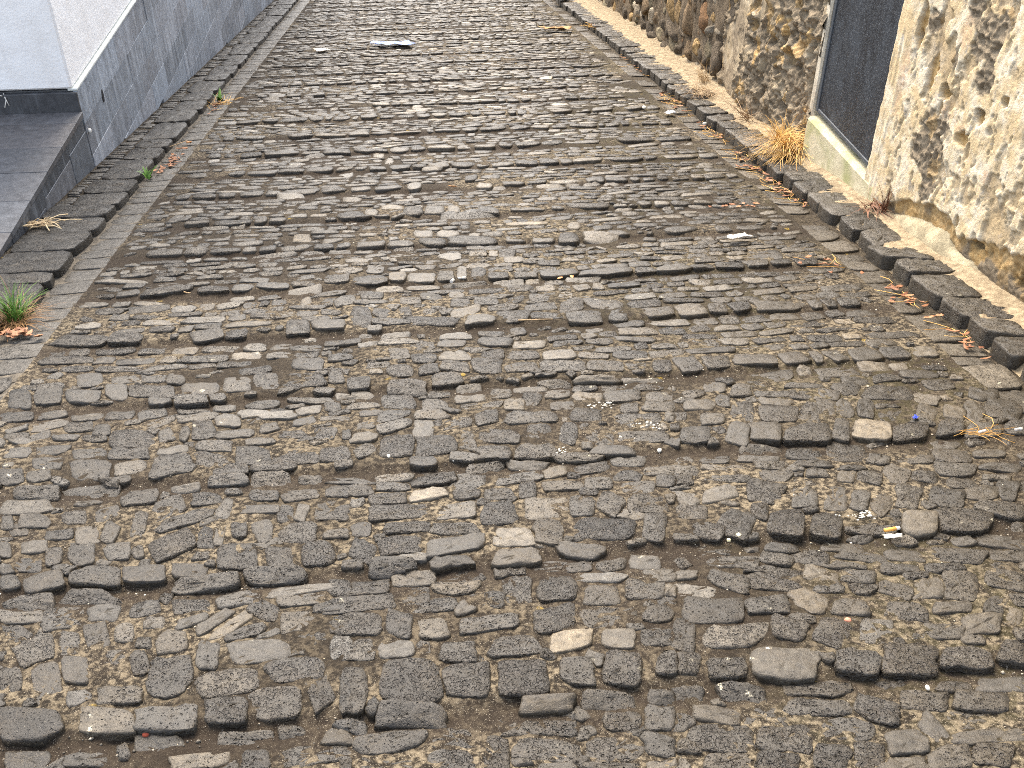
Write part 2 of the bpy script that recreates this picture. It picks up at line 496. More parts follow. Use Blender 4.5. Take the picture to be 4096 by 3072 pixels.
ys = []
yv = 0.2
while yv < Y_END:
    ys.append(yv); yv += 0.011 + 0.0028 * max(0, yv - 1.2)
ys = np.array(ys)
xs = np.arange(X_L - 0.03, X_R + 0.04, 0.016)
XX, YY = np.meshgrid(xs, ys, indexing='ij')
HH = mortar_h(XX, YY)
UU, _ = rib_u(XX, YY)
lime = np.clip(sstep(0.40, 0.68, fbm(XX * 1.7, YY * 1.7, 51, 4)) + 0.35 * sstep(.5, .7, fbm(XX * 6, YY * 6, 52, 3)), 0, 1) * (1 - .6 * sstep(.8, .97, UU))
soil = np.clip(sstep(0.74, 0.95, UU) * .9 + (1 - sstep(0.02, 0.10, UU)) * .9 + .5 * sstep(.5, .7, fbm(XX * 2.4 + 9, YY * 2.4, 57, 3)), 0, 1)
moss = sstep(-.1, 1.6, XX) * sstep(.35, .6, fbm(XX * 1.9, YY * 1.9, 61, 3))
road = mesh_obj('road', np.stack([XX, YY, HH - SLOPE * YY], -1).reshape(-1, 3), grid_faces(len(xs), len(ys)), M_MOR,
                attr=np.stack([lime, soil, moss, np.zeros_like(XX)], -1).reshape(-1, 4))
tag(road, 'steep cobbled street of dark volcanic stones with low ribs across it', 'street', kind='structure')

# ------------------------------------------------------------------ one stone
ALB = [.008, .0125, .019, .029, .043, .062, .082, .104, .128]

def outline(n, p, rough, rng, taper=0.0, bend=0.0):
    t = (np.arange(n) + rng.uniform(-.28, .28, n)) / n * 2 * math.pi
    c, s = np.cos(t), np.sin(t)
    r = (np.abs(c) ** p + np.abs(s) ** p) ** (-1 / p)
    nz = np.zeros(n)
    for k in (2, 3, 4, 5, 7):
        nz += rng.normal(0, 1 / k ** .7) * np.cos(k * t + rng.uniform(0, 6.28))
    r = r * (1 + rough * nz) + rng.normal(0, rough * .35, n)
    u, v = r * c, r * s
    if p < 6.2 and rng.random() < .75:          # most are roughly split blocks with four or five corners
        cor = np.array([(-1, -1), (1, -1), (1, 1), (-1, 1)], float) * rng.uniform(.80, 1.14, (4, 2))
        if rng.random() < .45:
            k = int(rng.integers(0, 4)); a_, b_ = cor[k - 1], cor[(k + 1) % 4]
            cor = np.insert(np.delete(cor, k, 0), k, [cor[k] + (a_ - cor[k]) * rng.uniform(.15, .45), cor[k] + (b_ - cor[k]) * rng.uniform(.15, .45)], 0)
        m = len(cor); seg = np.roll(cor, -1, 0) - cor; L = np.linalg.norm(seg, axis=1); cs = np.concatenate([[0], np.cumsum(L)])
        tt = (np.arange(n) + rng.uniform(-.2, .2, n)) / n * cs[-1] % cs[-1]
        k = np.clip(np.searchsorted(cs, tt, 'right') - 1, 0, m - 1)
        pt = cor[k] + seg[k] * ((tt - cs[k]) / L[k])[:, None]
        o_ = np.argsort(tt); pt = pt[o_]
        sm_ = .16 if n > 15 else .10
        pt = pt * (1 - 2 * sm_) + (np.roll(pt, 1, 0) + np.roll(pt, -1, 0)) * sm_
        ang = np.arctan2(pt[:, 1], pt[:, 0])
        w_ = sum(rng.normal(0, .7 / q_) * np.cos(q_ * ang + rng.uniform(0, 6.28)) for q_ in (3, 5, 8))
        pt = pt * (1 + rough * .8 * w_ + rng.normal(0, rough * .45, n))[:, None]
        return pt[:, 0], pt[:, 1] + bend * (pt[:, 0] ** 2 - .4)
    return u + taper * u * v, v * (1 + .0 * u) + bend * (u * u - .4)

def stone(P, top, tilt, tone, rng, fine=True, dome=0.004, depth=0.05, edge0=1.0, lump=0.003):
    """P: outline (n,2) in x,y; top: level at the middle; tilt: (dz/dx, dz/dy); returns verts, faces, attr (z includes the street's fall)"""
    n = len(P)
    c = P.mean(0)
    d = P - c
    rad = np.maximum(np.linalg.norm(d, axis=1), 1e-4)
    rm = rad.mean()
    rings = []
    if fine:
        spec = ((0.0, -depth, 1.0), (0.0, -0.010, 1.0), (0.0012, -0.0028, .7), (0.0048, -0.0003, .2), (-.6, dome * .75, 0.0), (-.28, dome, 0.0))
    else:
        spec = ((0.0, -depth, 1.0), (0.0008, -0.007, .9), (0.006, -0.0004, .25), (-.5, dome, 0.0))
    V, A = [], []
    for inset, dz, e in spec:
        k = -inset if inset < 0 else 1 - np.minimum(inset / rad, .45)
        q = c + d * (k[:, None] if hasattr(k, '__len__') else k)
        z = top + dz + (q[:, 0] - c[0]) * tilt[0] + (q[:, 1] - c[1]) * tilt[1]
        if dz > -0.02:
            z = z + rng.normal(0, lump * (.45 if dz < -.003 else .8), n)
        V.append(np.column_stack([q, z - SLOPE * q[:, 1]]))
        A.append(np.tile([tone[0], tone[1], tone[2], e * edge0], (n, 1)))
    zc = top + dome + rng.normal(0, lump * .6)
    V.append(np.array([[c[0], c[1], zc - SLOPE * c[1]]])); A.append(np.array([[tone[0], tone[1], tone[2], 0]]))
    m = len(spec)
    F = []
    for r in range(m - 1):
        for k in range(n):
            k2 = (k + 1) % n
            F.append([r * n + k, r * n + k2, (r + 1) * n + k2, (r + 1) * n + k])
    for k in range(n):
        F.append([(m - 1) * n + k, (m - 1) * n + (k + 1) % n, m * n])
    return np.concatenate(V), F, np.concatenate(A)

# cobbles that stand out, one per line: centre x y, half axis x y, other half axis x y, lightness, pores
PLACED = """-0.971 1.843 0.041 0.015 -0.015 0.032 2 0
-0.853 1.854 0.057 -0.006 -0.010 0.036 2 1
-0.733 1.844 0.049 0.002 -0.008 0.029 2 0
-0.623 1.847 0.039 -0.004 -0.005 0.029 1 0
-1.056 1.853 0.021 0.004 -0.013 0.029 2 1
-0.993 1.773 0.059 -0.002 -0.009 0.024 2 2
-0.852 1.781 0.061 -0.007 -0.007 0.025 1 2
-0.992 1.727 0.046 0.001 -0.010 0.027 4 1
-0.888 1.715 0.045 0.008 -0.018 0.044 3 2
-0.804 1.722 0.040 -0.008 -0.007 0.032 3 0
-0.708 1.726 0.039 0.005 -0.008 0.027 3 3
-0.575 1.795 0.073 0.002 -0.005 0.024 3 2
-0.598 1.725 0.041 -0.001 -0.006 0.027 2 3
-0.491 1.737 0.048 0.008 -0.006 0.026 4 1
-0.409 1.804 0.067 -0.002 -0.004 0.026 2 2
-0.344 1.756 0.072 0.008 -0.003 0.018 5 0
-0.337 1.722 0.062 -0.002 -0.003 0.027 4 1
-0.422 1.691 0.037 -0.024 0.003 0.029 2 3
-0.263 1.687 0.044 0.001 -0.003 0.024 2 2
-0.253 1.755 0.029 -0.003 -0.002 0.031 2 2
-0.672 1.668 0.024 -0.003 -0.005 0.023 4 2
-0.589 1.664 0.032 0.016 -0.008 0.019 3 1
-0.534 1.658 0.033 0.039 -0.010 0.017 4 0
-0.491 1.639 0.036 0.042 -0.010 0.017 6 0
-0.458 1.606 0.044 0.014 -0.006 0.019 2 2
-0.336 1.636 0.043 0.001 -0.005 0.037 4 1
-0.241 1.614 0.027 -0.003 -0.002 0.031 2 2
-0.978 1.659 0.041 -0.014 -0.009 0.041 2 2
-0.923 1.610 0.033 0.018 -0.027 0.050 4 3
-0.849 1.617 0.021 -0.002 -0.011 0.038 4 1
-0.792 1.632 0.025 0.004 -0.018 0.047 2 1
-0.730 1.636 0.022 -0.002 -0.008 0.033 5 2
-0.681 1.599 0.020 -0.002 -0.006 0.024 3 2
-0.616 1.597 0.030 0.010 -0.015 0.040 4 1
-0.528 1.540 0.025 -0.009 -0.002 0.045 3 1
-0.412 1.540 0.064 0.006 -0.008 0.037 4 0
-0.298 1.566 0.034 0.007 -0.006 0.027 2 3
-0.233 1.528 0.026 -0.003 -0.002 0.039 5 3
-0.735 1.538 0.035 -0.004 -0.010 0.041 4 3
-0.677 1.537 0.018 0.006 -0.017 0.043 2 3
-0.599 1.479 0.046 -0.005 -0.012 0.057 2 2
-0.856 1.483 0.028 0.004 -0.025 0.059 3 1
-0.805 1.521 0.028 -0.003 -0.012 0.043 3 0
-0.938 1.507 0.024 -0.003 -0.013 0.037 2 2
-0.774 1.437 0.024 0.007 -0.010 0.021 4 1
-0.692 1.433 0.045 -0.005 -0.007 0.028 4 2
-0.469 1.445 0.061 0.012 -0.011 0.036 4 3
-0.328 1.468 0.058 -0.002 -0.005 0.035 3 3
-0.272 1.400 0.023 0.009 -0.018 0.054 2 2
-0.215 1.385 0.013 -0.001 -0.003 0.053 2 2
-0.361 1.373 0.050 -0.002 -0.006 0.043 3 3
-0.459 1.362 0.042 -0.005 -0.006 0.036 2 3
-0.847 1.361 0.064 -0.007 -0.015 0.046 1 1
-0.703 1.362 0.058 -0.010 -0.008 0.035 4 1
-0.575 1.353 0.060 -0.002 -0.008 0.031 4 1
-0.410 1.288 0.051 0.000 -0.004 0.019 3 2
-0.323 1.291 0.027 -0.003 -0.002 0.017 3 2
-0.228 1.276 0.027 -0.003 -0.001 0.021 3 0
-0.269 1.236 0.063 0.008 -0.006 0.026 3 3
-0.495 1.240 0.055 0.004 -0.006 0.022 5 1
-0.385 1.232 0.028 -0.003 -0.004 0.028 2 2
-0.580 1.286 0.053 -0.006 -0.006 0.029 2 0
-0.649 1.281 0.012 0.002 -0.008 0.023 2 1
-0.718 1.269 0.040 -0.004 -0.005 0.018 2 1
-0.836 1.281 0.044 -0.005 -0.007 0.023 1 0
-0.208 1.198 0.012 -0.001 -0.001 0.016 2 1
-0.072 1.765 0.050 0.001 -0.001 0.028 4 1
0.045 1.765 0.050 -0.001 0.000 0.025 2 3
-0.194 1.748 0.063 -0.002 -0.002 0.028 1 2
-0.203 1.689 0.079 0.004 -0.003 0.032 2 2
-0.072 1.704 0.038 -0.004 0.000 0.028 2 3
0.031 1.720 0.051 -0.002 0.000 0.027 5 2
-0.028 1.658 0.055 0.006 -0.002 0.026 3 3
0.096 1.673 0.045 -0.009 0.003 0.032 2 3
0.176 1.694 0.036 -0.004 0.006 0.057 3 3
0.273 1.689 0.043 -0.005 0.007 0.048 2 3
0.385 1.716 0.054 -0.003 0.003 0.018 6 0
0.523 1.704 0.041 0.001 0.003 0.018 4 0
0.373 1.648 0.039 -0.004 0.006 0.035 3 1
0.479 1.660 0.044 -0.009 0.009 0.035 3 2
0.537 1.647 0.015 -0.002 0.006 0.023 5 0
-0.203 1.610 0.049 -0.006 -0.002 0.039 3 3
-0.104 1.596 0.031 -0.008 0.003 0.046 2 2
-0.030 1.577 0.034 0.001 -0.001 0.035 5 1
0.097 1.576 0.067 0.007 -0.000 0.025 4 2
0.252 1.575 0.046 0.013 -0.002 0.038 2 3
0.378 1.569 0.061 0.001 0.004 0.033 2 2
0.491 1.565 0.034 -0.004 0.006 0.027 2 1
-0.207 1.522 0.048 -0.005 -0.002 0.039 4 3
-0.112 1.509 0.038 0.001 -0.002 0.028 4 0
-0.053 1.513 0.018 -0.002 0.000 0.021 3 1
0.025 1.486 0.040 -0.004 0.002 0.035 3 3
0.150 1.490 0.051 0.001 0.001 0.033 3 3
0.276 1.494 0.048 0.004 0.002 0.033 7 0
0.379 1.491 0.038 -0.007 0.007 0.031 5 0
0.470 1.486 0.033 -0.004 0.007 0.031 2 2
-0.080 1.407 0.062 -0.007 0.000 0.059 1 3
-0.201 1.392 0.028 -0.003 -0.003 0.065 2 2
0.042 1.393 0.050 -0.006 0.003 0.045 2 3
0.164 1.394 0.052 0.001 0.002 0.052 1 3
0.273 1.392 0.039 -0.001 0.004 0.038 3 2
0.372 1.393 0.037 -0.012 0.013 0.042 3 3
0.472 1.404 0.022 -0.002 0.009 0.036 3 3
-0.084 1.308 0.061 -0.007 0.000 0.028 2 1
0.197 1.308 0.054 0.000 0.001 0.020 3 0
0.323 1.307 0.053 -0.010 0.005 0.024 2 2
0.439 1.308 0.026 -0.003 0.005 0.022 2 1
0.136 1.264 0.046 0.000 0.001 0.028 3 2
0.216 1.253 0.038 -0.004 0.003 0.023 2 3
0.346 1.256 0.036 -0.008 0.008 0.029 2 3
0.424 1.256 0.029 -0.003 0.008 0.034 3 1
-0.206 1.291 0.035 -0.004 -0.001 0.019 3 1
-0.123 1.250 0.066 0.008 -0.004 0.027 3 1
0.006 1.251 0.044 -0.008 0.002 0.029 3 3
0.081 1.198 0.025 -0.003 0.003 0.042 2 3
0.180 1.195 0.060 -0.014 0.005 0.027 3 2
0.316 1.184 0.053 -0.009 0.008 0.033 3 2
0.401 1.183 0.032 -0.011 0.009 0.025 3 1
-0.125 1.189 0.058 -0.006 -0.000 0.018 3 3
-0.006 1.187 0.043 -0.005 0.001 0.027 3 3
0.198 1.148 0.036 -0.004 0.002 0.011 3 1
0.301 1.137 0.048 -0.005 0.002 0.011 3 1
0.398 1.132 0.031 0.003 0.001 0.013 5 0
0.591 1.705 0.030 -0.003 0.005 0.018 4 0
0.682 1.667 0.041 -0.025 0.015 0.031 3 2
0.793 1.660 0.066 -0.013 0.014 0.038 3 3
0.916 1.665 0.037 -0.019 0.014 0.026 5 0
1.001 1.649 0.034 -0.012 0.013 0.026 3 1
0.916 1.613 0.036 -0.001 0.007 0.020 3 2
0.994 1.604 0.028 -0.010 0.013 0.025 3 3
1.070 1.592 0.030 -0.020 0.015 0.024 3 1
1.148 1.584 0.037 0.001 0.016 0.037 4 0
1.226 1.593 0.036 -0.016 0.032 0.050 3 2
1.140 1.633 0.034 -0.004 0.008 0.018 2 2
1.347 1.597 0.039 -0.018 0.023 0.034 3 2
0.597 1.640 0.049 -0.010 0.007 0.023 6 1
0.615 1.560 0.063 -0.012 0.014 0.043 2 1
0.750 1.567 0.057 0.001 0.008 0.030 3 2
0.849 1.568 0.028 -0.041 0.022 0.028 4 0
0.935 1.535 0.040 -0.008 0.012 0.027 3 1
1.058 1.507 0.047 -0.012 0.017 0.032 3 2
1.169 1.511 0.043 -0.001 0.009 0.019 3 0
1.272 1.511 0.024 -0.011 0.021 0.031 3 2
1.295 1.464 0.016 -0.007 0.021 0.030 5 0
0.529 1.485 0.024 -0.006 0.017 0.053 2 2
0.645 1.467 0.072 0.001 0.009 0.038 5 2
0.769 1.479 0.032 -0.019 0.017 0.032 3 3
0.861 1.453 0.026 -0.021 0.027 0.042 3 3
0.959 1.447 0.036 -0.009 0.019 0.038 4 1
1.109 1.436 0.040 -0.008 0.013 0.025 3 1
1.204 1.441 0.045 0.001 0.014 0.031 4 0
0.596 1.371 0.041 0.000 0.006 0.028 2 3
0.724 1.372 0.065 -0.012 0.017 0.045 4 0
0.880 1.359 0.040 -0.016 0.019 0.034 3 3
0.993 1.352 0.057 -0.006 0.018 0.040 3 3
1.116 1.343 0.048 -0.012 0.018 0.030 4 3
1.224 1.351 0.023 -0.010 0.021 0.030 3 3
0.512 1.395 0.029 -0.007 0.010 0.031 3 3
0.490 1.308 0.036 -0.004 0.006 0.022 2 1
0.608 1.300 0.047 -0.011 0.009 0.024 2 2
0.766 1.296 0.063 -0.012 0.009 0.022 2 2
0.751 1.248 0.060 -0.011 0.010 0.023 3 2
0.637 1.234 0.042 -0.008 0.010 0.027 2 1
0.540 1.249 0.044 -0.016 0.009 0.020 4 0
0.866 1.222 0.036 -0.020 0.019 0.029 3 3
0.979 1.241 0.048 -0.009 0.014 0.027 3 2
1.095 1.223 0.049 -0.012 0.015 0.025 3 2
1.156 1.267 0.046 -0.005 0.011 0.020 3 0
1.056 1.273 0.036 -0.004 0.009 0.018 2 1
0.953 1.161 0.009 -0.035 0.021 0.015 4 0
0.889 1.136 0.043 0.000 0.011 0.029 4 0
1.037 1.178 0.034 -0.011 0.014 0.022 4 2
1.108 1.145 0.022 -0.005 0.015 0.023 4 1
0.789 1.183 0.046 -0.011 0.013 0.028 3 2
0.655 1.173 0.049 -0.011 0.015 0.035 3 3
0.532 1.187 0.062 -0.014 0.013 0.035 3 3
0.471 1.235 0.023 -0.005 0.007 0.023 3 2
0.728 1.113 0.030 -0.011 0.016 0.029 2 3
0.802 1.109 0.031 -0.007 0.015 0.030 3 3
0.868 1.083 0.029 -0.005 0.007 0.015 5 0
0.948 1.086 0.039 -0.004 0.014 0.028 4 1
1.032 1.084 0.034 -0.008 0.017 0.027 3 3
0.620 1.117 0.036 -0.008 0.009 0.022 2 3
0.527 1.127 0.044 -0.008 0.007 0.021 4 2
0.438 1.129 0.015 -0.002 0.004 0.015 5 0
0.462 1.174 0.031 -0.003 0.005 0.020 3 2
-1.363 2.864 0.037 -0.005 -0.021 0.065 1 1
-1.275 2.871 0.044 -0.005 -0.020 0.066 2 1
-1.157 2.850 0.053 -0.007 -0.011 0.041 3 0
-1.053 2.866 0.037 -0.005 -0.013 0.054 3 0
-0.942 2.864 0.075 -0.009 -0.010 0.045 2 2
-0.781 2.867 0.067 0.002 -0.009 0.045 3 0
-0.655 2.881 0.042 -0.000 -0.009 0.052 4 1
-0.564 2.900 0.041 -0.005 -0.007 0.059 2 2
-0.433 2.890 0.065 -0.008 -0.005 0.052 1 3
-0.325 2.888 0.026 -0.003 -0.003 0.043 2 2
-1.170 2.982 0.038 0.012 -0.017 0.050 3 0
-1.051 2.973 0.042 0.003 -0.009 0.032 3 0
-0.956 2.967 0.041 -0.005 -0.006 0.028 3 1
-0.876 2.951 0.030 -0.004 -0.007 0.038 2 1
-1.333 2.745 0.050 0.004 -0.014 0.039 1 1
-1.233 2.748 0.044 0.009 -0.009 0.025 2 0
-1.222 2.689 0.051 0.020 -0.013 0.032 4 0
-1.109 2.723 0.046 0.009 -0.007 0.022 2 0
-1.122 2.661 0.045 0.003 -0.012 0.038 2 2
-1.039 2.625 0.030 -0.004 -0.011 0.042 2 1
-1.010 2.721 0.045 -0.000 -0.007 0.028 2 1
-0.900 2.718 0.044 0.012 -0.010 0.033 3 1
-0.874 2.657 0.049 0.018 -0.009 0.029 4 1
-0.757 2.679 0.059 0.011 -0.007 0.027 4 1
-0.893 2.784 0.034 -0.004 -0.005 0.026 3 0
-0.792 2.788 0.054 -0.000 -0.007 0.032 3 2
-0.711 2.789 0.029 -0.004 -0.004 0.023 3 1
-0.676 2.729 0.038 -0.000 -0.005 0.025 4 1
-0.773 2.724 0.050 -0.000 -0.005 0.022 2 1
-0.652 2.640 0.039 -0.012 -0.004 0.040 5 0
-0.574 2.652 0.027 0.013 -0.009 0.034 3 1
-0.555 2.736 0.050 0.003 -0.005 0.028 2 2
-0.491 2.668 0.031 -0.004 -0.004 0.041 3 3
-0.402 2.679 0.037 0.007 -0.004 0.027 5 0
-0.327 2.697 0.028 -0.003 -0.002 0.033 2 2
-0.403 2.751 0.068 -0.008 -0.002 0.020 3 1
-0.295 2.766 0.026 -0.003 -0.001 0.023 5 0
-0.410 2.600 0.034 0.006 -0.004 0.024 3 0
-0.316 2.609 0.050 -0.006 -0.001 0.016 3 0
-1.290 2.615 0.037 0.002 -0.008 0.021 2 1
-1.213 2.611 0.020 0.016 -0.013 0.027 3 0
-1.139 2.587 0.040 -0.001 -0.006 0.018 3 0
-1.049 2.571 0.044 -0.005 -0.007 0.025 2 2
-0.929 2.547 0.066 -0.008 -0.013 0.055 2 3
-0.830 2.565 0.016 0.023 -0.019 0.041 3 2
-0.773 2.568 0.016 -0.012 -0.001 0.047 3 1
-0.719 2.586 0.032 0.008 -0.015 0.057 1 2
-0.618 2.544 0.057 0.003 -0.005 0.028 3 1
-0.515 2.572 0.028 0.007 -0.006 0.028 3 1
-0.436 2.517 0.039 -0.005 -0.002 0.025 2 2
-0.339 2.510 0.037 -0.004 -0.003 0.038 3 3
-0.271 2.497 0.015 -0.002 -0.002 0.030 2 2
-1.032 2.473 0.045 0.003 -0.009 0.029 2 1
-0.915 2.459 0.057 -0.007 -0.009 0.036 2 2
-0.791 2.463 0.046 0.003 -0.006 0.027 5 0
-0.661 2.471 0.055 -0.007 -0.006 0.034 4 2
-0.533 2.484 0.045 -0.001 -0.004 0.025 4 1
-0.541 2.396 0.056 -0.007 -0.007 0.054 2 2
-0.413 2.394 0.062 -0.007 -0.005 0.054 2 3
-0.302 2.376 0.044 0.002 -0.004 0.037 2 3
-0.654 2.382 0.053 -0.015 -0.005 0.043 3 3
-0.770 2.369 0.053 0.013 -0.016 0.055 2 2
-0.888 2.365 0.047 0.008 -0.011 0.036 4 1
-1.003 2.366 0.055 -0.007 -0.015 0.054 2 1
-1.142 2.427 0.042 -0.005 -0.011 0.037 2 1
-1.223 2.366 0.031 0.005 -0.020 0.049 1 1
-1.146 2.353 0.030 0.008 -0.012 0.031 2 1
-1.261 2.432 0.019 -0.002 -0.007 0.021 4 0
-1.123 2.266 0.063 -0.007 -0.009 0.028 2 2
-1.134 2.207 0.064 -0.001 -0.013 0.037 4 1
-0.976 2.253 0.074 0.004 -0.011 0.034 2 1
-0.926 2.276 0.025 -0.003 -0.005 0.021 2 2
-0.710 2.246 0.041 0.002 -0.004 0.019 4 0
-0.594 2.266 0.053 -0.001 -0.003 0.019 4 2
-0.474 2.260 0.053 -0.001 -0.005 0.034 4 3
-0.366 2.251 0.034 -0.004 -0.002 0.021 3 1
-0.285 2.242 0.034 -0.004 -0.001 0.017 3 1
-0.834 2.216 0.050 0.012 -0.012 0.037 2 1
-0.739 2.165 0.039 0.025 -0.017 0.043 2 2
-0.639 2.189 0.043 0.002 -0.007 0.031 2 3
-0.572 2.217 0.024 -0.003 -0.003 0.019 2 2
-0.487 2.187 0.040 -0.005 -0.003 0.027 2 2
-0.382 2.178 0.050 0.002 -0.004 0.029 3 1
-0.281 2.175 0.033 -0.004 -0.001 0.025 2 1
-0.582 2.131 0.019 -0.016 0.005 0.045 4 1
-0.487 2.120 0.052 -0.006 -0.003 0.026 3 0
-0.415 2.084 0.023 -0.003 -0.004 0.042 2 2
-0.371 2.083 0.017 -0.010 0.003 0.048 4 0
-0.284 2.080 0.047 -0.006 -0.003 0.046 2 2
-0.680 2.089 0.063 0.033 -0.011 0.030 3 2
-0.800 2.073 0.022 -0.006 -0.012 0.067 3 2
-0.900 2.141 0.031 0.013 -0.012 0.031 2 1
-0.866 2.044 0.023 -0.021 0.003 0.040 3 1
-0.924 2.044 0.028 0.006 -0.015 0.041 4 0
-0.996 2.056 0.036 -0.004 -0.008 0.026 1 2
-1.088 2.129 0.041 -0.005 -0.011 0.035 2 1
-0.981 2.131 0.034 -0.004 -0.010 0.035 2 2
-1.158 2.130 0.017 -0.002 -0.012 0.035 2 1
-1.118 2.095 0.025 -0.003 -0.010 0.030 2 1
-0.576 2.011 0.013 -0.004 -0.005 0.061 4 0
-0.609 1.993 0.021 -0.002 -0.009 0.051 2 3
-0.528 2.019 0.021 -0.002 -0.005 0.037 2 2
-0.464 2.001 0.023 0.009 -0.014 0.050 3 1
-0.376 1.984 0.050 -0.006 -0.004 0.043 3 3
-0.271 1.968 0.037 -0.004 -0.001 0.023 4 1
-1.047 2.005 0.031 0.001 -0.011 0.029 4 0
-0.981 1.953 0.024 -0.003 -0.012 0.038 2 2
-0.915 1.952 0.038 -0.004 -0.015 0.052 2 1
-0.825 1.956 0.031 0.001 -0.011 0.039 3 1
-0.771 1.943 0.015 0.003 -0.009 0.028 3 2
-0.689 1.967 0.042 0.035 -0.023 0.050 2 3
-1.117 1.996 0.018 -0.002 -0.011 0.032 2 0
-1.043 1.927 0.034 -0.004 -0.011 0.034 2 1
-0.514 1.893 0.052 -0.006 -0.008 0.057 1 2
-0.406 1.881 0.036 -0.004 -0.005 0.047 2 2
-0.311 1.883 0.039 0.001 -0.006 0.047 2 3
-1.078 1.905 0.020 -0.002 -0.008 0.023 2 0
-0.254 2.761 0.060 -0.003 -0.001 0.020 5 0
-0.228 2.690 0.051 -0.002 -0.001 0.022 4 2
-0.110 2.698 0.052 -0.006 -0.000 0.048 3 3
-0.084 2.780 0.061 -0.008 0.000 0.035 1 2
0.005 2.746 0.050 -0.000 0.000 0.029 3 2
0.003 2.678 0.044 -0.000 0.000 0.039 4 2
0.122 2.761 0.042 0.008 -0.000 0.029 3 1
0.123 2.703 0.050 0.003 0.001 0.028 5 0
0.146 2.644 0.074 -0.001 0.001 0.027 4 3
0.225 2.725 0.034 -0.004 0.003 0.031 3 2
0.321 2.742 0.058 -0.003 0.002 0.020 4 0
0.263 2.635 0.033 -0.004 0.004 0.041 5 1
0.324 2.667 0.033 -0.004 0.006 0.050 2 2
0.411 2.696 0.041 -0.000 0.004 0.031 4 1
0.414 2.760 0.055 -0.007 0.003 0.023 3 2
0.506 2.661 0.045 -0.011 0.006 0.030 5 0
0.550 2.767 0.070 -0.003 0.002 0.015 4 0
0.511 2.724 0.042 -0.005 0.004 0.026 3 2
0.607 2.724 0.042 -0.005 0.004 0.023 3 2
0.711 2.758 0.061 -0.008 0.003 0.015 5 0
0.718 2.716 0.044 -0.006 0.006 0.026 3 3
0.621 2.658 0.058 0.004 0.007 0.045 3 1
0.735 2.627 0.046 -0.006 0.008 0.033 3 1
0.720 2.562 0.050 -0.006 0.009 0.037 3 1
0.801 2.723 0.016 -0.002 0.011 0.046 4 1
-0.009 2.598 0.052 -0.003 0.000 0.029 5 1
-0.122 2.612 0.049 0.016 -0.004 0.034 2 2
-0.200 2.632 0.038 -0.000 -0.001 0.022 3 0
-0.122 2.534 0.051 0.028 -0.006 0.035 4 2
-0.036 2.508 0.031 -0.004 0.001 0.053 5 0
0.074 2.536 0.045 0.011 -0.001 0.033 3 3
0.169 2.550 0.038 0.009 -0.000 0.046 2 2
0.304 2.539 0.077 -0.004 0.004 0.039 3 2
0.414 2.606 0.038 -0.005 0.004 0.027 2 1
0.482 2.533 0.047 -0.006 0.007 0.041 2 2
0.629 2.568 0.030 -0.004 0.008 0.037 2 2
0.625 2.473 0.076 -0.009 0.008 0.040 3 2
0.737 2.480 0.017 -0.002 0.007 0.030 4 1
-0.215 2.550 0.031 0.005 -0.003 0.026 3 0
-0.220 2.471 0.041 0.002 -0.002 0.030 4 0
-0.118 2.406 0.055 -0.007 -0.000 0.062 1 3
0.000 2.396 0.059 0.003 -0.001 0.057 1 3
-0.212 2.389 0.027 0.022 -0.008 0.031 4 2
0.100 2.393 0.023 -0.011 0.005 0.037 3 2
0.099 2.457 0.022 -0.003 0.001 0.025 3 2
0.194 2.426 0.054 -0.016 0.006 0.043 2 3
0.315 2.421 0.038 -0.005 0.007 0.060 3 3
0.407 2.419 0.025 -0.012 0.015 0.061 2 3
0.501 2.398 0.042 -0.021 0.015 0.056 3 2
0.627 2.368 0.076 -0.009 0.006 0.028 2 1
0.522 2.300 0.056 -0.007 0.005 0.025 3 0
0.414 2.272 0.067 -0.003 0.002 0.016 4 2
0.554 2.246 0.048 -0.006 0.005 0.026 4 1
0.635 2.188 0.040 -0.005 0.006 0.025 4 1
-0.039 2.299 0.037 -0.004 0.000 0.027 2 1
0.082 2.312 0.042 -0.005 0.001 0.023 3 1
0.193 2.308 0.025 -0.003 0.002 0.023 3 1
0.138 2.256 0.055 0.003 0.001 0.024 3 2
0.233 2.197 0.064 0.009 0.001 0.027 4 2
0.338 2.215 0.035 0.005 0.002 0.028 4 0
0.262 2.254 0.055 -0.007 0.002 0.020 3 0
0.448 2.224 0.053 0.002 0.004 0.030 1 2
-0.122 2.239 0.054 0.003 -0.001 0.021 5 1
-0.126 2.189 0.044 -0.001 -0.001 0.023 4 2
-0.009 2.217 0.063 -0.001 -0.000 0.034 1 2
0.088 2.189 0.052 0.002 0.000 0.038 3 2
-0.243 2.237 0.067 -0.008 -0.001 0.017 3 0
-0.249 2.183 0.062 -0.007 -0.001 0.029 2 1
-0.027 2.137 0.047 0.010 -0.002 0.028 8 0
-0.136 2.125 0.053 0.002 -0.002 0.030 3 3
0.249 2.132 0.024 -0.003 0.005 0.049 2 3
0.165 2.114 0.042 -0.001 0.002 0.028 2 2
0.080 2.124 0.039 -0.005 0.002 0.028 2 2
0.346 2.138 0.051 -0.001 0.003 0.024 4 1
0.451 2.137 0.037 -0.004 0.005 0.029 3 2
0.539 2.169 0.040 -0.005 0.006 0.031 2 2
0.642 2.123 0.026 -0.003 0.007 0.028 2 1
0.556 2.100 0.044 -0.005 0.006 0.028 3 1
-0.103 2.051 0.089 0.004 -0.002 0.038 3 3
0.046 2.042 0.049 -0.001 0.001 0.040 5 1
0.159 2.013 0.047 -0.001 0.003 0.047 2 3
0.289 2.028 0.058 0.002 0.004 0.046 5 1
0.386 2.025 0.032 -0.004 0.008 0.049 3 2
0.463 2.031 0.028 -0.031 0.022 0.047 4 2
0.564 2.012 0.051 -0.006 0.010 0.045 3 3
0.629 2.031 0.017 -0.002 0.006 0.023 4 1
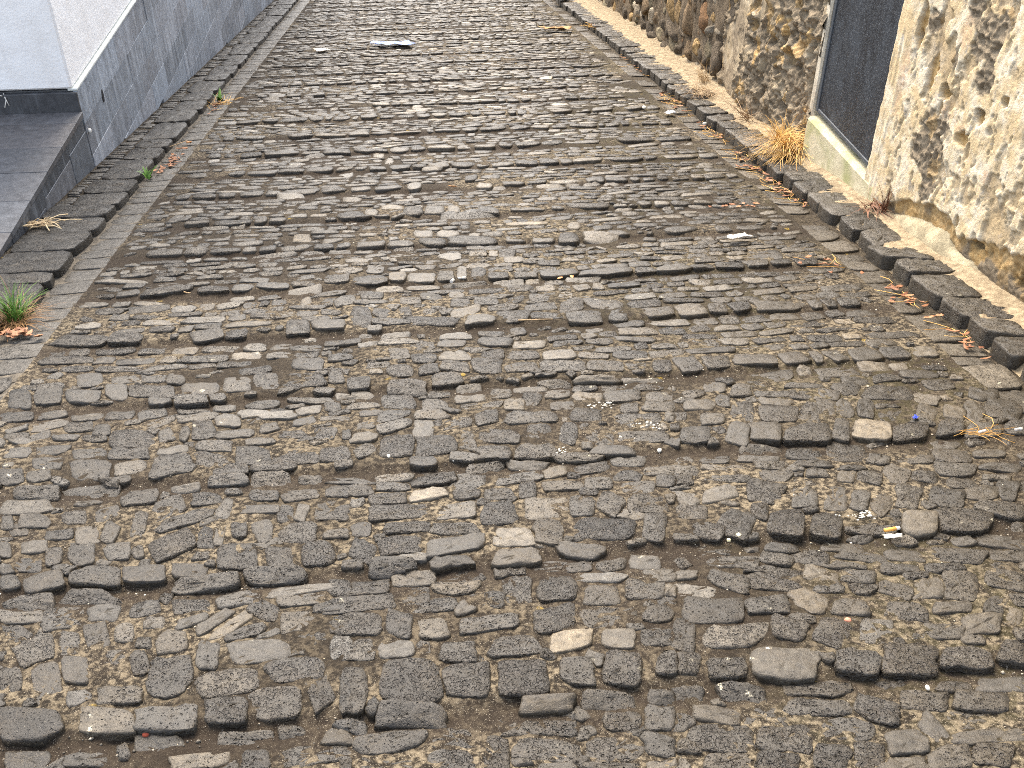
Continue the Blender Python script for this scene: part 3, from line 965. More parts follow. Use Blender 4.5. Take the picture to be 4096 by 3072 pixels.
-0.086 1.975 0.058 -0.001 -0.001 0.025 2 2
0.038 1.954 0.060 -0.002 0.000 0.030 3 3
-0.207 1.989 0.027 -0.003 -0.001 0.033 2 1
0.184 1.894 0.053 -0.001 0.003 0.040 6 0
0.277 1.915 0.037 -0.016 0.012 0.053 3 2
0.428 1.908 0.080 -0.017 0.011 0.051 0 3
0.558 1.900 0.030 -0.008 0.015 0.052 3 3
-0.201 1.887 0.030 -0.026 0.009 0.036 1 3
-0.103 1.896 0.054 0.002 -0.002 0.036 2 3
0.036 1.877 0.070 0.008 -0.001 0.034 3 0
0.190 1.819 0.058 0.002 0.002 0.033 4 0
0.347 1.821 0.052 -0.014 0.006 0.026 3 0
0.296 1.774 0.068 -0.008 0.003 0.022 2 1
0.502 1.766 0.036 -0.010 0.007 0.027 4 0
0.418 1.766 0.036 0.006 0.002 0.022 3 2
-0.122 1.802 0.055 -0.006 -0.000 0.029 2 2
0.023 1.805 0.051 -0.006 0.001 0.026 2 0
0.162 1.767 0.043 -0.005 0.002 0.025 2 3
0.531 1.721 0.039 0.001 0.003 0.019 4 0
0.845 2.724 0.037 -0.005 0.007 0.029 3 2
0.935 2.677 0.036 -0.005 0.011 0.040 4 0
1.016 2.644 0.032 -0.004 0.014 0.044 3 1
1.076 2.683 0.047 -0.006 0.009 0.028 3 2
0.852 2.636 0.035 0.002 0.006 0.028 3 2
0.855 2.552 0.047 -0.006 0.009 0.034 4 0
0.934 2.580 0.022 -0.012 0.015 0.039 3 1
0.975 2.494 0.037 -0.005 0.020 0.066 2 2
1.099 2.543 0.047 -0.015 0.010 0.026 4 0
1.109 2.604 0.056 -0.007 0.007 0.022 2 1
1.199 2.587 0.036 -0.009 0.013 0.032 3 2
1.290 2.576 0.030 -0.017 0.015 0.032 2 1
1.356 2.607 0.040 -0.014 0.017 0.038 2 2
1.245 2.656 0.065 -0.008 0.008 0.022 3 1
1.486 2.562 0.067 -0.017 0.021 0.045 2 2
1.575 2.512 0.038 -0.028 0.018 0.030 5 0
1.076 2.460 0.056 -0.007 0.016 0.048 2 2
1.183 2.453 0.026 -0.022 0.027 0.052 3 2
1.241 2.483 0.025 -0.014 0.026 0.055 3 1
1.302 2.475 0.015 -0.039 0.030 0.043 3 0
1.364 2.467 0.023 -0.007 0.028 0.060 2 1
1.430 2.412 0.039 -0.005 0.020 0.044 2 2
1.430 2.470 0.047 -0.006 0.008 0.018 2 1
1.543 2.414 0.019 -0.026 0.031 0.045 3 1
1.626 2.403 0.027 -0.016 0.026 0.043 4 0
1.686 2.401 0.014 -0.031 0.034 0.043 3 0
1.789 2.410 0.046 -0.028 0.034 0.053 2 1
1.786 2.520 0.036 -0.022 0.026 0.041 2 1
0.867 2.455 0.039 -0.005 0.010 0.037 4 1
0.789 2.369 0.045 -0.005 0.014 0.052 2 1
0.769 2.483 0.022 -0.003 0.008 0.030 3 2
0.917 2.354 0.027 -0.021 0.024 0.054 3 0
1.005 2.358 0.047 -0.015 0.021 0.056 3 0
1.133 2.337 0.064 -0.008 0.019 0.052 2 2
1.237 2.344 0.023 -0.010 0.026 0.056 2 2
1.327 2.328 0.047 -0.022 0.025 0.051 6 0
1.434 2.301 0.052 -0.006 0.021 0.046 2 3
1.570 2.314 0.040 -0.005 0.024 0.047 2 2
1.664 2.292 0.049 -0.006 0.017 0.032 3 1
1.763 2.290 0.031 -0.004 0.021 0.037 2 1
0.960 2.258 0.064 -0.015 0.009 0.027 2 1
0.933 2.220 0.057 -0.007 0.006 0.020 3 0
0.813 2.226 0.045 -0.005 0.006 0.020 2 1
1.084 2.229 0.053 -0.012 0.014 0.035 2 2
1.210 2.223 0.051 -0.016 0.022 0.048 1 2
1.279 2.170 0.030 -0.013 0.013 0.025 3 1
1.377 2.167 0.058 -0.013 0.015 0.030 3 1
1.500 2.166 0.047 -0.015 0.016 0.030 2 1
1.615 2.165 0.045 -0.005 0.014 0.026 3 0
0.824 2.184 0.067 -0.015 0.007 0.023 5 2
0.961 2.177 0.043 -0.010 0.008 0.023 3 2
0.711 2.176 0.035 -0.008 0.007 0.025 4 2
0.688 2.124 0.029 -0.003 0.006 0.024 2 2
0.957 2.121 0.039 -0.012 0.012 0.030 3 1
1.080 2.167 0.056 -0.007 0.007 0.019 2 1
0.815 2.121 0.062 -0.007 0.006 0.020 4 2
1.074 2.116 0.033 -0.004 0.008 0.020 3 2
1.151 2.090 0.024 -0.007 0.015 0.032 4 0
1.209 2.074 0.030 -0.023 0.020 0.034 3 2
1.293 2.085 0.024 -0.028 0.025 0.037 3 1
1.366 2.064 0.033 -0.017 0.016 0.027 2 2
1.469 2.086 0.050 -0.015 0.018 0.032 3 1
1.601 2.087 0.056 -0.017 0.015 0.024 3 1
1.450 2.012 0.039 -0.012 0.013 0.023 2 1
0.676 2.032 0.037 -0.011 0.010 0.034 5 1
0.771 2.040 0.049 0.012 0.005 0.033 5 0
0.896 2.034 0.042 -0.020 0.021 0.049 2 3
0.991 1.995 0.034 -0.004 0.019 0.053 3 1
1.082 1.984 0.029 -0.014 0.027 0.055 3 0
1.135 1.962 0.022 -0.011 0.025 0.047 3 1
1.197 1.962 0.013 -0.037 0.043 0.049 3 1
1.268 1.962 0.027 -0.020 0.033 0.053 4 3
1.375 1.949 0.039 -0.019 0.026 0.043 2 2
1.477 1.961 0.037 -0.029 0.025 0.035 3 1
1.549 1.960 0.024 -0.013 0.029 0.044 2 1
0.673 1.959 0.039 -0.008 0.009 0.031 3 3
0.690 1.866 0.035 -0.016 0.013 0.033 3 2
0.775 1.899 0.036 -0.024 0.026 0.057 2 2
0.851 1.942 0.020 -0.010 0.017 0.039 2 3
0.898 1.885 0.042 -0.012 0.023 0.059 1 3
0.999 1.858 0.035 -0.017 0.025 0.050 2 3
1.120 1.855 0.064 -0.018 0.021 0.044 2 2
1.244 1.837 0.043 -0.009 0.022 0.042 5 0
1.364 1.837 0.063 -0.018 0.025 0.044 2 3
1.484 1.875 0.051 -0.025 0.020 0.031 3 2
1.491 1.794 0.016 -0.002 0.011 0.020 2 2
0.800 1.829 0.016 -0.002 0.005 0.015 2 1
0.863 1.784 0.044 -0.009 0.007 0.019 2 1
1.019 1.772 0.048 -0.013 0.009 0.019 2 0
1.422 1.746 0.048 -0.019 0.018 0.028 2 0
0.724 1.743 0.057 -0.012 0.008 0.025 3 2
0.828 1.741 0.032 -0.021 0.012 0.024 3 2
0.922 1.743 0.043 -0.019 0.013 0.028 2 2
1.046 1.729 0.052 -0.020 0.009 0.018 3 1
1.150 1.724 0.043 -0.012 0.013 0.025 3 0
1.282 1.702 0.057 -0.022 0.017 0.027 2 2
1.405 1.694 0.041 -0.011 0.015 0.025 2 1
0.988 1.697 0.047 -0.013 0.008 0.018 2 1
0.798 1.699 0.058 -0.015 0.008 0.021 3 3
1.115 1.666 0.046 -0.012 0.011 0.021 2 1
1.224 1.651 0.044 -0.012 0.012 0.021 2 2
0.690 1.790 0.050 -0.010 0.006 0.019 2 1
-0.428 5.577 0.038 0.035 -0.008 0.069 6 0
-0.266 4.471 0.044 0.019 -0.005 0.055 6 0
-0.580 4.432 0.044 0.006 -0.008 0.066 5 1
-0.004 4.422 0.045 -0.006 0.001 0.054 6 0
0.113 4.394 0.053 -0.007 0.002 0.048 6 0
0.461 4.944 0.042 -0.006 0.006 0.066 5 0
-0.260 4.793 0.032 -0.005 -0.002 0.062 5 0
-0.160 4.876 0.053 -0.008 -0.000 0.042 6 0
-0.038 5.249 0.039 -0.006 0.001 0.072 5 0
0.346 5.217 0.047 -0.022 0.005 0.048 6 0
0.063 4.788 0.048 -0.007 0.002 0.069 4 1
0.161 4.787 0.030 -0.033 0.008 0.066 5 0
-0.347 4.765 0.080 -0.012 -0.003 0.068 0 2
0.283 5.416 0.036 -0.005 0.006 0.102 2 2
-0.256 6.019 0.034 -0.005 -0.001 0.061 6 0
-0.185 5.832 0.025 0.044 -0.009 0.071 6 0
-0.704 5.161 0.073 -0.011 -0.005 0.046 5 0
-0.377 5.067 0.051 -0.007 -0.002 0.053 5 0
-0.332 3.962 0.059 -0.008 -0.002 0.040 5 2
-0.219 3.967 0.038 -0.005 -0.002 0.061 4 0
-0.239 3.823 0.067 -0.009 -0.002 0.052 1 1
-0.381 3.861 0.051 -0.007 -0.003 0.058 3 2
-0.122 3.836 0.034 -0.005 -0.000 0.053 5 0
-0.024 3.823 0.054 -0.007 0.001 0.052 5 0
0.081 3.828 0.037 -0.005 0.002 0.053 3 2
0.227 3.837 0.030 -0.004 0.004 0.063 2 2
-0.071 3.927 0.038 -0.005 0.000 0.025 6 0
0.154 3.857 0.020 -0.003 0.003 0.068 5 0
0.108 4.088 0.050 -0.007 0.002 0.048 6 0
0.310 4.103 0.021 -0.003 0.003 0.043 7 0
0.393 3.996 0.042 -0.006 0.004 0.036 5 0
0.239 4.113 0.039 -0.005 0.002 0.038 5 2
0.367 4.095 0.039 -0.005 0.004 0.048 3 3
0.644 3.961 0.038 -0.005 0.004 0.026 5 0
0.828 4.234 0.077 -0.011 0.008 0.046 5 1
0.563 4.271 0.052 -0.007 0.006 0.052 4 1
0.682 4.266 0.048 -0.007 0.012 0.081 2 2
0.732 4.441 0.030 -0.004 0.009 0.061 5 0
0.042 4.286 0.063 -0.009 0.001 0.057 1 2
0.220 4.284 0.122 -0.017 0.003 0.058 2 2
0.236 4.681 0.139 -0.020 0.004 0.066 3 2
0.332 4.735 0.060 -0.009 0.005 0.068 3 2
-0.050 4.790 0.048 -0.007 0.001 0.069 3 3
-0.228 3.657 0.042 -0.006 -0.001 0.044 3 2
-0.510 3.730 0.069 0.018 -0.006 0.041 5 0
-0.495 3.623 0.022 0.021 -0.009 0.042 5 0
-0.335 3.619 0.036 0.022 -0.008 0.051 4 1
-0.072 3.575 0.045 -0.006 0.000 0.039 4 2
0.018 3.607 0.042 -0.006 0.001 0.035 1 1
0.121 3.611 0.031 -0.019 0.003 0.030 5 0
0.348 3.532 0.042 0.004 0.002 0.038 1 3
0.232 3.527 0.047 -0.006 0.003 0.042 3 2
0.130 3.523 0.038 -0.005 0.002 0.042 2 2
0.150 3.421 0.059 0.024 -0.001 0.036 5 0
0.295 3.443 0.056 -0.007 0.003 0.029 3 3
0.466 3.547 0.053 0.017 0.003 0.047 4 2
0.564 3.552 0.026 -0.017 0.007 0.034 5 0
0.564 3.424 0.049 0.019 0.004 0.056 3 3
0.445 3.431 0.060 0.006 0.003 0.033 2 2
0.699 3.431 0.067 -0.018 0.010 0.049 3 1
0.330 3.349 0.059 0.000 0.004 0.051 2 3
0.207 3.342 0.058 0.005 0.002 0.047 4 0
0.017 3.343 0.091 -0.012 0.001 0.039 1 3
-0.152 3.350 0.067 -0.009 -0.000 0.031 3 2
-0.264 3.419 0.043 -0.006 -0.004 0.096 1 3
-0.382 3.357 0.058 -0.007 -0.004 0.054 3 0
-0.495 3.356 0.042 -0.005 -0.006 0.069 2 2
-0.092 3.461 0.028 -0.004 0.000 0.049 2 2
-0.179 3.464 0.034 -0.004 -0.001 0.049 2 2
0.458 3.333 0.061 -0.008 0.004 0.031 2 2
0.596 3.307 0.063 -0.008 0.009 0.054 3 2
0.733 3.312 0.033 -0.004 0.010 0.054 3 2
-0.121 3.240 0.053 0.005 -0.001 0.022 5 1
-0.121 3.189 0.067 0.006 -0.001 0.029 6 2
-0.225 3.174 0.037 0.011 -0.002 0.021 6 0
-0.028 3.135 0.043 -0.006 0.001 0.042 3 3
-0.449 3.099 0.048 -0.006 -0.002 0.024 3 3
-0.437 3.025 0.056 -0.007 -0.004 0.053 2 1
-0.455 3.169 0.052 -0.007 -0.002 0.028 2 2
-0.323 3.063 0.042 0.003 -0.003 0.037 2 2
-0.211 3.089 0.048 -0.006 -0.001 0.048 2 1
-0.115 3.077 0.037 -0.005 -0.000 0.048 3 2
-0.025 3.018 0.042 -0.005 0.001 0.040 2 3
0.363 3.092 0.057 -0.007 0.004 0.038 6 0
0.238 3.129 0.066 -0.009 0.003 0.042 2 1
0.218 3.021 0.042 -0.005 0.003 0.037 2 3
0.085 3.024 0.051 -0.006 0.002 0.043 5 0
0.330 3.000 0.053 -0.007 0.004 0.033 2 2
0.455 2.977 0.059 -0.000 0.005 0.043 6 0
0.575 2.962 0.048 -0.017 0.005 0.023 5 2
0.188 2.920 0.049 -0.006 0.005 0.063 2 2
0.313 2.898 0.058 -0.000 0.003 0.041 3 2
0.456 2.886 0.074 -0.009 0.006 0.041 4 2
0.598 2.868 0.060 -0.008 0.007 0.037 3 2
0.084 2.933 0.046 -0.015 0.003 0.038 4 3
-0.010 2.919 0.038 0.003 -0.001 0.044 2 3
-0.109 2.925 0.044 -0.006 -0.000 0.050 3 3
-0.316 2.939 0.030 -0.004 -0.001 0.025 3 2"""
# ------------------------------------------------------------------ the cobbles
rng = np.random.default_rng(5)
specs = []            # outline function inputs: cx, cy, (ax, ay), (bx, by), tone digit, pores
for line in PLACED.split('\n'):
    q = [float(k) for k in line.split()]
    specs.append((q[0], q[1], (q[2], q[3]), (q[4], q[5]), int(q[6]), int(q[7]), True))
# rows of stones for the rest of the street
cells = {}
def cell_add(i, x, y):
    cells.setdefault((int(math.floor(x / .15)), int(math.floor(y / .15))), []).append(i)
for i, s in enumerate(specs):
    cell_add(i, s[0], s[1])

def taken(x, y, w, d, n_fixed):
    gx, gy = int(math.floor(x / .15)), int(math.floor(y / .15))
    for a in (-1, 0, 1):
        for b in (-1, 0, 1):
            for i in cells.get((gx + a, gy + b), ()):
                s = specs[i]
                for fx, fy in ((0, 0), (.38, 0), (-.38, 0), (0, .38), (0, -.38)):
                    dx, dy = x + fx * w - s[0], y + fy * d - s[1]
                    det = s[2][0] * s[3][1] - s[2][1] * s[3][0]
                    pu = (dx * s[3][1] - dy * s[3][0]) / det
                    pv = (-dx * s[2][1] + dy * s[2][0]) / det
                    if abs(pu) ** 2.5 + abs(pv) ** 2.5 < 1.0: return True
    return False

n_placed = len(specs)
def tone_pick():
    return int(rng.choice([1, 2, 3, 4, 5, 6, 7], p=[.14, .28, .27, .17, .09, .04, .01]))
for k in range(len(RIBS) - 1):
    y0, y1 = RIBS[k] + 0.004, RIBS[k + 1] - 0.012
    if y1 < 0.25 or y0 > Y_END - .2: continue
    nr = int(rng.choice([5, 6, 6, 7]))
    fr = np.array([1.30] + list(rng.uniform(.7, 1.15, nr - 1)))
    ed = y0 + np.concatenate([[0], np.cumsum(fr / fr.sum())]) * (y1 - y0)
    for r in range(nr):
        d = ed[r + 1] - ed[r]
        x = X_L - rng.uniform(0, .05)
        while x < X_R:
            w = float(np.clip(rng.lognormal(math.log(.112 if r else .125), .34), .05, .24))
            cx = x + w / 2
            yo = 0.020 * math.sin(cx * 2.3 + k * 1.7) + rng.normal(0, .006) * (r > 0)
            cy = (ed[r] + ed[r + 1]) / 2 + yo * (.4 + .6 * (r > 0)) - 0.03 * (fbm(np.array([cx * 1.3]), np.array([ed[r] * .6]), 3, 2)[0] - .5)
            x += w
            if cx + w * .5 > X_R + .02 or cx - w * .5 < X_L - .03: continue
            dd = d * rng.uniform(.82, 1.02)
            if rng.random() < .05: continue
            if taken(cx, cy, w, dd, n_placed): 
                continue
            a = rng.normal(0, .10)
            g = rng.uniform(.002, .006)
            ww, hh = max(w / 2 - g, .018), max(dd / 2 - g * .8, .014)
            t = tone_pick()
            if r == 0 and t > 4 and rng.random() < .7: t = 2
            ves = int(rng.choice([0, 1, 2, 3], p=[.3, .2, .3, .2])) if t < 5 else int(rng.random() < .25)
            specs.append((cx, cy, (ww * math.cos(a), ww * math.sin(a)), (-hh * math.sin(a), hh * math.cos(a)), t, ves, False))
# small stones jammed into what is still open near the camera
for i, s in enumerate(specs):
    if i >= n_placed: cell_add(i, s[0], s[1])
for q in range(9000):
    y = 0.6 + 4.6 * rng.random() ** 1.3
    x = rng.uniform(X_L + .02, X_R - .02)
    w, d = rng.uniform(.030, .085), rng.uniform(.022, .05)
    if rib_u(x, y)[0] > .95 or rib_u(x, y)[0] < .05 or rng.random() < .15: continue
    if taken(x, y, w * 1.2, d * 1.2, 0): continue
    a = rng.normal(0, .3)
    specs.append((x, y, (w / 2 * math.cos(a), w / 2 * math.sin(a)), (-d / 2 * math.sin(a), d / 2 * math.cos(a)), tone_pick(), int(rng.integers(0, 4)), False))
    cell_add(len(specs) - 1, x, y)

def seen_size(s):
    dx, dy, dz = s[0], s[1], CAMH + SLOPE * s[1]
    d2 = dx * dx + dy * dy + dz * dz
    inside = abs(math.atan2(s[0], s[1] + .2) - YAW) < .75 and s[1] > 1.02
    area = abs(s[2][0] * s[3][1] - s[2][1] * s[3][0])
    return (area / d2 ** 1.5 if inside else 0) 
order = sorted(range(len(specs)), key=lambda i: -seen_size(specs[i]))
big = set(order[:299])

lots = MB()
first = None
for i, s in enumerate(specs):
    if s[1] < .45: continue
    near = s[1] < 4.2
    n = 22 if i in big else (16 if near else (12 if s[1] < 9 else 10))
    u, v = outline(n, rng.uniform(3.0, 7.0), rng.uniform(.03, .075), rng, rng.normal(0, .13), rng.normal(0, .08))
    k = 1.02 if not s[6] else 1.11
    P = np.column_stack([s[0] + k * (u * s[2][0] + v * s[3][0]), s[1] + k * (u * s[2][1] + v * s[3][1])])
    # keep clear of neighbours that were set before it
    gx, gy = int(math.floor(s[0] / .15)), int(math.floor(s[1] / .15))
    c0 = np.array([s[0], s[1]])
    for a in (-1, 0, 1):
        for b in (-1, 0, 1):
            for j in cells.get((gx + a, gy + b), ()):
                if j >= i: continue
                o = specs[j]
                det = o[2][0] * o[3][1] - o[2][1] * o[3][0]
                for _ in range(6):
                    dx, dy = P[:, 0] - o[0], P[:, 1] - o[1]
                    pu = (dx * o[3][1] - dy * o[3][0]) / det
                    pv = (-dx * o[2][1] + dy * o[2][0]) / det
                    m = (np.abs(pu) ** 3 + np.abs(pv) ** 3) < 1.12
                    if not m.any(): break
                    P[m] = c0 + (P[m] - c0) * .9
    if s[1] > 9:
        P[:, 1] = s[1] + (P[:, 1] - s[1]) * .92
    uu = rib_u(s[0], s[1])[0]
    hx = float(stone_h(s[0], s[1]))
    e = .018
    ty = float(stone_h(s[0], s[1] + e) - stone_h(s[0], s[1] - e)) / (2 * e)
    flush = rng.random()
    top = hx + (rng.uniform(-.001, .0040) if flush > .2 else rng.uniform(-.005, .001))
    if uu < .2: top += rng.uniform(0, .0035)
    alb = ALB[s[4]] * rng.uniform(.84, 1.18) * (1 + 1.15 * float(sstep(3.0, 11.5, s[1])))  # paler down the street: grazing sky sheen painted into the albedo
    ves = {0: rng.uniform(0, .12), 1: rng.uniform(.2, .4), 2: rng.uniform(.45, .7), 3: rng.uniform(.75, 1.0)}[s[5]]
    warm = float(np.clip(rng.normal(.36, .2) + (.25 if rng.random() < .08 else 0) + .16 * np.clip(s[0], -1.3, 1.6), 0, 1))
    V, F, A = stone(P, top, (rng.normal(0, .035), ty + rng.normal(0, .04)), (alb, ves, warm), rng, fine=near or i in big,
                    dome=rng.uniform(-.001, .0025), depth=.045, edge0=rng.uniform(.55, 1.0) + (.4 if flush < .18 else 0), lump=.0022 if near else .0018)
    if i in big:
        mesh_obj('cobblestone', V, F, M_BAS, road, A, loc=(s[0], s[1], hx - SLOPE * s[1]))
    else:
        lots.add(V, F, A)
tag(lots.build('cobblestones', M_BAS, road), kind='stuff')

# loose grit and little pebbles lying in the troughs
gr = MB()
for q in range(5200):
    if rng.random() < .62:
        k = int(rng.integers(2, 9)); y = RIBS[k] + rng.normal(-.012, .022)
    else:
        y = .9 + 3.6 * rng.random() ** 1.6
    x = rng.uniform(X_L, X_R)
    if fbm(np.array([x * 2.2]), np.array([y * 2.2]), 77, 3)[0] < .46: continue
    r = float(np.clip(rng.lognormal(math.log(.0021), .42), .0011, .007))
    z = float(mortar_h(np.array([x]), np.array([y]))[0]) + r * .3
    v = np.array([(1, 0, 0), (-1, 0, 0), (0, 1, 0), (0, -1, 0), (0, 0, .75), (0, 0, -.75)]) * r * rng.uniform(.7, 1.2, (6, 1))
    a = rng.uniform(0, 6.28)
    v = np.column_stack([v[:, 0] * math.cos(a) - v[:, 1] * math.sin(a), v[:, 0] * math.sin(a) + v[:, 1] * math.cos(a), v[:, 2]])
    t = rng.random()
    al, wm = (rng.uniform(.05, .12), .5) if t < .55 else ((rng.uniform(.2, .6), .55) if t < .92 else (rng.uniform(.16, .22), 1.0))
    gr.add(v + (x, y, z - SLOPE * y), [(0, 2, 4), (2, 1, 4), (1, 3, 4), (3, 0, 4), (2, 0, 5), (1, 2, 5), (3, 1, 5), (0, 3, 5)], [al, 0, wm, 0])
tag(gr.build('gravel', M_BAS), 'fine grit and pale pebbles caught between the cobblestones', 'grit', kind='stuff')

# ------------------------------------------------------------------ flat channels beside the cobbles
def bed(name, x0, x1, y0, y1, h, mat, label, cat, amp=.006, step=.02):
    gx = np.arange(x0, x1 + step * .5, step); gy = np.arange(y0, y1, step * 1.6)
    a, b = np.meshgrid(gx, gy, indexing='ij')
    hh = (h(a, b) if callable(h) else h) + amp * (fbm(a * 14, b * 14, 91, 3) - .5)
    o = mesh_obj(name, np.stack([a, b, hh - SLOPE * b], -1).reshape(-1, 3), grid_faces(len(gx), len(gy)), mat,
                 attr=np.tile([.35, .45, .2, 0], (a.size, 1)))
    tag(o, label, cat, kind='structure')
    return o

def slab(parent, name, x0, x1, y0, y1, h, alb, ves, warm, rng, p=7, n=16, dome=.002, depth=.06, rough=.02, mat=None, skew=0.0, tilt=(0, 0), lump=.0015, edge0=.55):
    u, v = outline(n, p, rough, rng, rng.normal(0, .04), 0)
    P = np.column_stack([(x0 + x1) / 2 + u * (x1 - x0) / 2, (y0 + y1) / 2 + v * (y1 - y0) / 2 + skew * u])
    V, F, A = stone(P, h, tilt, (alb, ves, warm), rng, True, dome, depth, edge0, lump)
    return mesh_obj(name, V, F, mat or M_BAS, parent, A, loc=((x0 + x1) / 2, (y0 + y1) / 2, h - SLOPE * (y0 + y1) / 2))

gl = bed('gutter', -1.66, -1.385, 3.05, Y_END, lambda a, b: -.030 + .010 * sstep(-1.52, -1.40, a), M_GUT,
         'smooth grey stone gutter along the left kerb', 'gutter')
y = 3.12
while y < 17.5:
    L = rng.uniform(.10, .17)
    slab(gl, 'gutter_stone', -1.600 + rng.normal(0, .006), -1.412 + rng.normal(0, .010), y + .004, y + L - .007, -.0245 + rng.normal(0, .0015), rng.uniform(.042, .062), rng.uniform(0, .22), .04, rng,
         skew=rng.normal(0, .006), tilt=(.035, 0), edge0=.5)
    y += L
gl2 = bed('gutter', -2.6, -1.37, 1.3, 3.6, lambda a, b: -.034 + .02 * sstep(-1.5, -1.39, a) - .03 * sstep(3.3, 3.6, b), M_GUT, 'broad end of the left gutter in front of the green grass tuft', 'gutter')
for r_, (ya, yb) in enumerate(((2.80, 2.95), (2.965, 3.10), (2.62, 2.785), (2.44, 2.60), (3.115, 3.24), (3.25, 3.38), (2.26, 2.42), (2.08, 2.24))):
    x = -2.02 - .07 * (r_ % 2)
    while x < -1.45:
        w = rng.uniform(.16, .26)
        x1 = min(x + w, -1.405)
        if x1 - x > .06:
            slab(gl2, 'gutter_stone', x + .005, x1 - .005, ya + .004, yb - .004, -.024 + rng.normal(0, .003), rng.uniform(.03, .048), rng.uniform(.1, .5), .1, rng, skew=rng.normal(0, .01), tilt=(.03, 0))
        x += w
gr_ = bed('gutter', 1.775, 2.03, 1.0, Y_END, lambda a, b: -.030 + .016 * sstep(1.9, 1.78, a), M_MOR, 'dirty stone gutter along the foot of the right kerb', 'gutter')
y = 1.3
while y < 17:
    L = rng.uniform(.085, .19)
    xa = 1.795 + rng.normal(0, .010)
    if rng.random() < .85:
        slab(gr_, 'gutter_stone', xa, 1.972 + rng.normal(0, .008), y + .005, y + L - .006, -.020 + rng.normal(0, .003), rng.uniform(.030, .055) * (1.6 if rng.random() < .12 else 1), rng.uniform(0, .4), .62, rng,
             p=4.5, skew=rng.normal(0, .01), tilt=(-.05, 0), edge0=.95, rough=.035)
    y += L

# ------------------------------------------------------------------ left pavement: kerb slabs and a strip of small cobbles
pv = bed('pavement', -2.75, -1.66, 3.55, Y_END, lambda a, b: .000 - .012 * sstep(-1.70, -1.62, a), M_MOR, 'narrow dark stone pavement at the foot of the tiled plinth', 'pavement')
EDG = [3.66, 3.96, 4.10, 4.38, 4.66, 4.90, 5.12, 5.35, 5.63, 6.08, 6.38, 6.62, 7.14, 7.55, 7.92, 8.31]
while EDG[-1] < 19: EDG.append(EDG[-1] + rng.uniform(.24, .5))
for a, b in zip(EDG[:-1], EDG[1:]):
    if b > 17.5: break
    wide = a < 5.0
    xi = -1.935 + rng.normal(0, .008) if wide else -1.83 + rng.normal(0, .022)
    slab(pv, 'kerbstone', xi, -1.612 + rng.normal(0, .004), a + .003, b - .006, .014 + rng.normal(0, .003), rng.uniform(.018, .030), rng.uniform(.45, .95), .02, rng, p=9, n=28,
         dome=.002, depth=.11, rough=.010, skew=rng.normal(0, .008), edge0=.35, lump=.0035)
    if not wide:
        y = a
        while y < b - .02:
            L = rng.uniform(.035, .075)
            if rng.random() < .85:
                slab(pv, 'paving_stone', -1.945 + rng.uniform(0, .02), xi - .012, y + .004, min(y + L, b) - .004, .006 + rng.normal(0, .003), rng.uniform(.024, .06), rng.uniform(0, .4), .02, rng, p=3, n=10, rough=.04, skew=rng.normal(0, .008), edge0=.6)
            y += L
slab(pv, 'kerbstone', -2.10, -1.735, 3.36, 3.60, -.015, .05, .7, .1, rng, p=4, n=22, depth=.1, rough=.03, lump=.004, edge0=.4)

# ------------------------------------------------------------------ right kerb: stones bedded in pale lime mortar up to the wall
rk = bed('kerb', 1.998, 2.60, .6, Y_END, lambda a, b: .029 - .060 * sstep(2.050, 2.015, a) + .02 * sstep(2.14, 2.26, a) + .012 * (fbm(a * 8, b * 8, 15, 3) - .5), M_LIME,
         'right kerb of dark blocks bedded in pale lime mortar', 'kerb', amp=.008, step=.015)
ER = [1.30, 1.52, 1.76, 2.0, 2.22, 2.46, 2.70, 2.95, 3.04, 3.24, 3.51, 3.69, 3.89, 4.10, 4.33, 4.74, 4.94, 5.11, 5.36, 5.72, 5.98, 6.19, 6.46, 6.65, 6.95, 7.22, 7.62, 8.04, 8.28, 8.65]
ER = [e for e in ER if e not in (2.95,)]
while ER[-1] < 18: ER.append(ER[-1] + rng.uniform(.16, .32))
for a, b in zip(ER[:-1], ER[1:]):
    n_ = 2 if b - a > .30 else 1
    for q in range(n_):
        ya, yb = a + (b - a) * q / n_, a + (b - a) * (q + 1) / n_
        g = rng.uniform(.004, .010)
        V_in = 2.175 + rng.normal(0, .016) + .08 * sstep(7.0, 9.0, ya)
        slab(rk, 'kerbstone', 1.988 + rng.normal(0, .007), V_in, ya + g, yb - g, .034 + rng.normal(0, .004), rng.uniform(.030, .052), rng.uniform(.2, .7), 0.45, rng, p=8.5, n=32,
             dome=.003, depth=.11, rough=.022, skew=rng.normal(0, .016), tilt=(-.03, rng.normal(0, .03)), edge0=.5, lump=.0032)

# ------------------------------------------------------------------ white house on the left
rng = np.random.default_rng(21)
HX, HY0, HY1 = -1.95, 5.985, 19.0
PL_T = lambda y: -0.508 + 0.020 * (y - 5.97)          # top of the tiled plinth
house = empty('white_house', (HX, HY0, -.52))
tag(house, 'white rendered house on a plinth of dark streaked stone tiles', 'house')
v, f = box(-8.0, HX - .020, HY0 - .004, HY1, -0.505 - .020 * 5.97 + .004, 2.1, sl=-.020, b=.012)
mesh_obj('wall', v, f, M_WHITE, house, smooth=False)
v, f = box(-8.0, HX - .024, HY0 + .022, HY1 - .03, -4.8, -0.512 - .020 * 5.97, sl=-.020)
mesh_obj('plinth', v, f, M_JOINT, house, smooth=False)
v, f = box(HX - .05, HX + .004, HY0 + .004, HY1, -0.514 - .020 * 5.97, -0.500 - .020 * 5.97, sl=-.020, b=.003)
mesh_obj('ledge', v, f, M_LEDGE, house, smooth=False)
TILE_L, COURSE = .485, .197

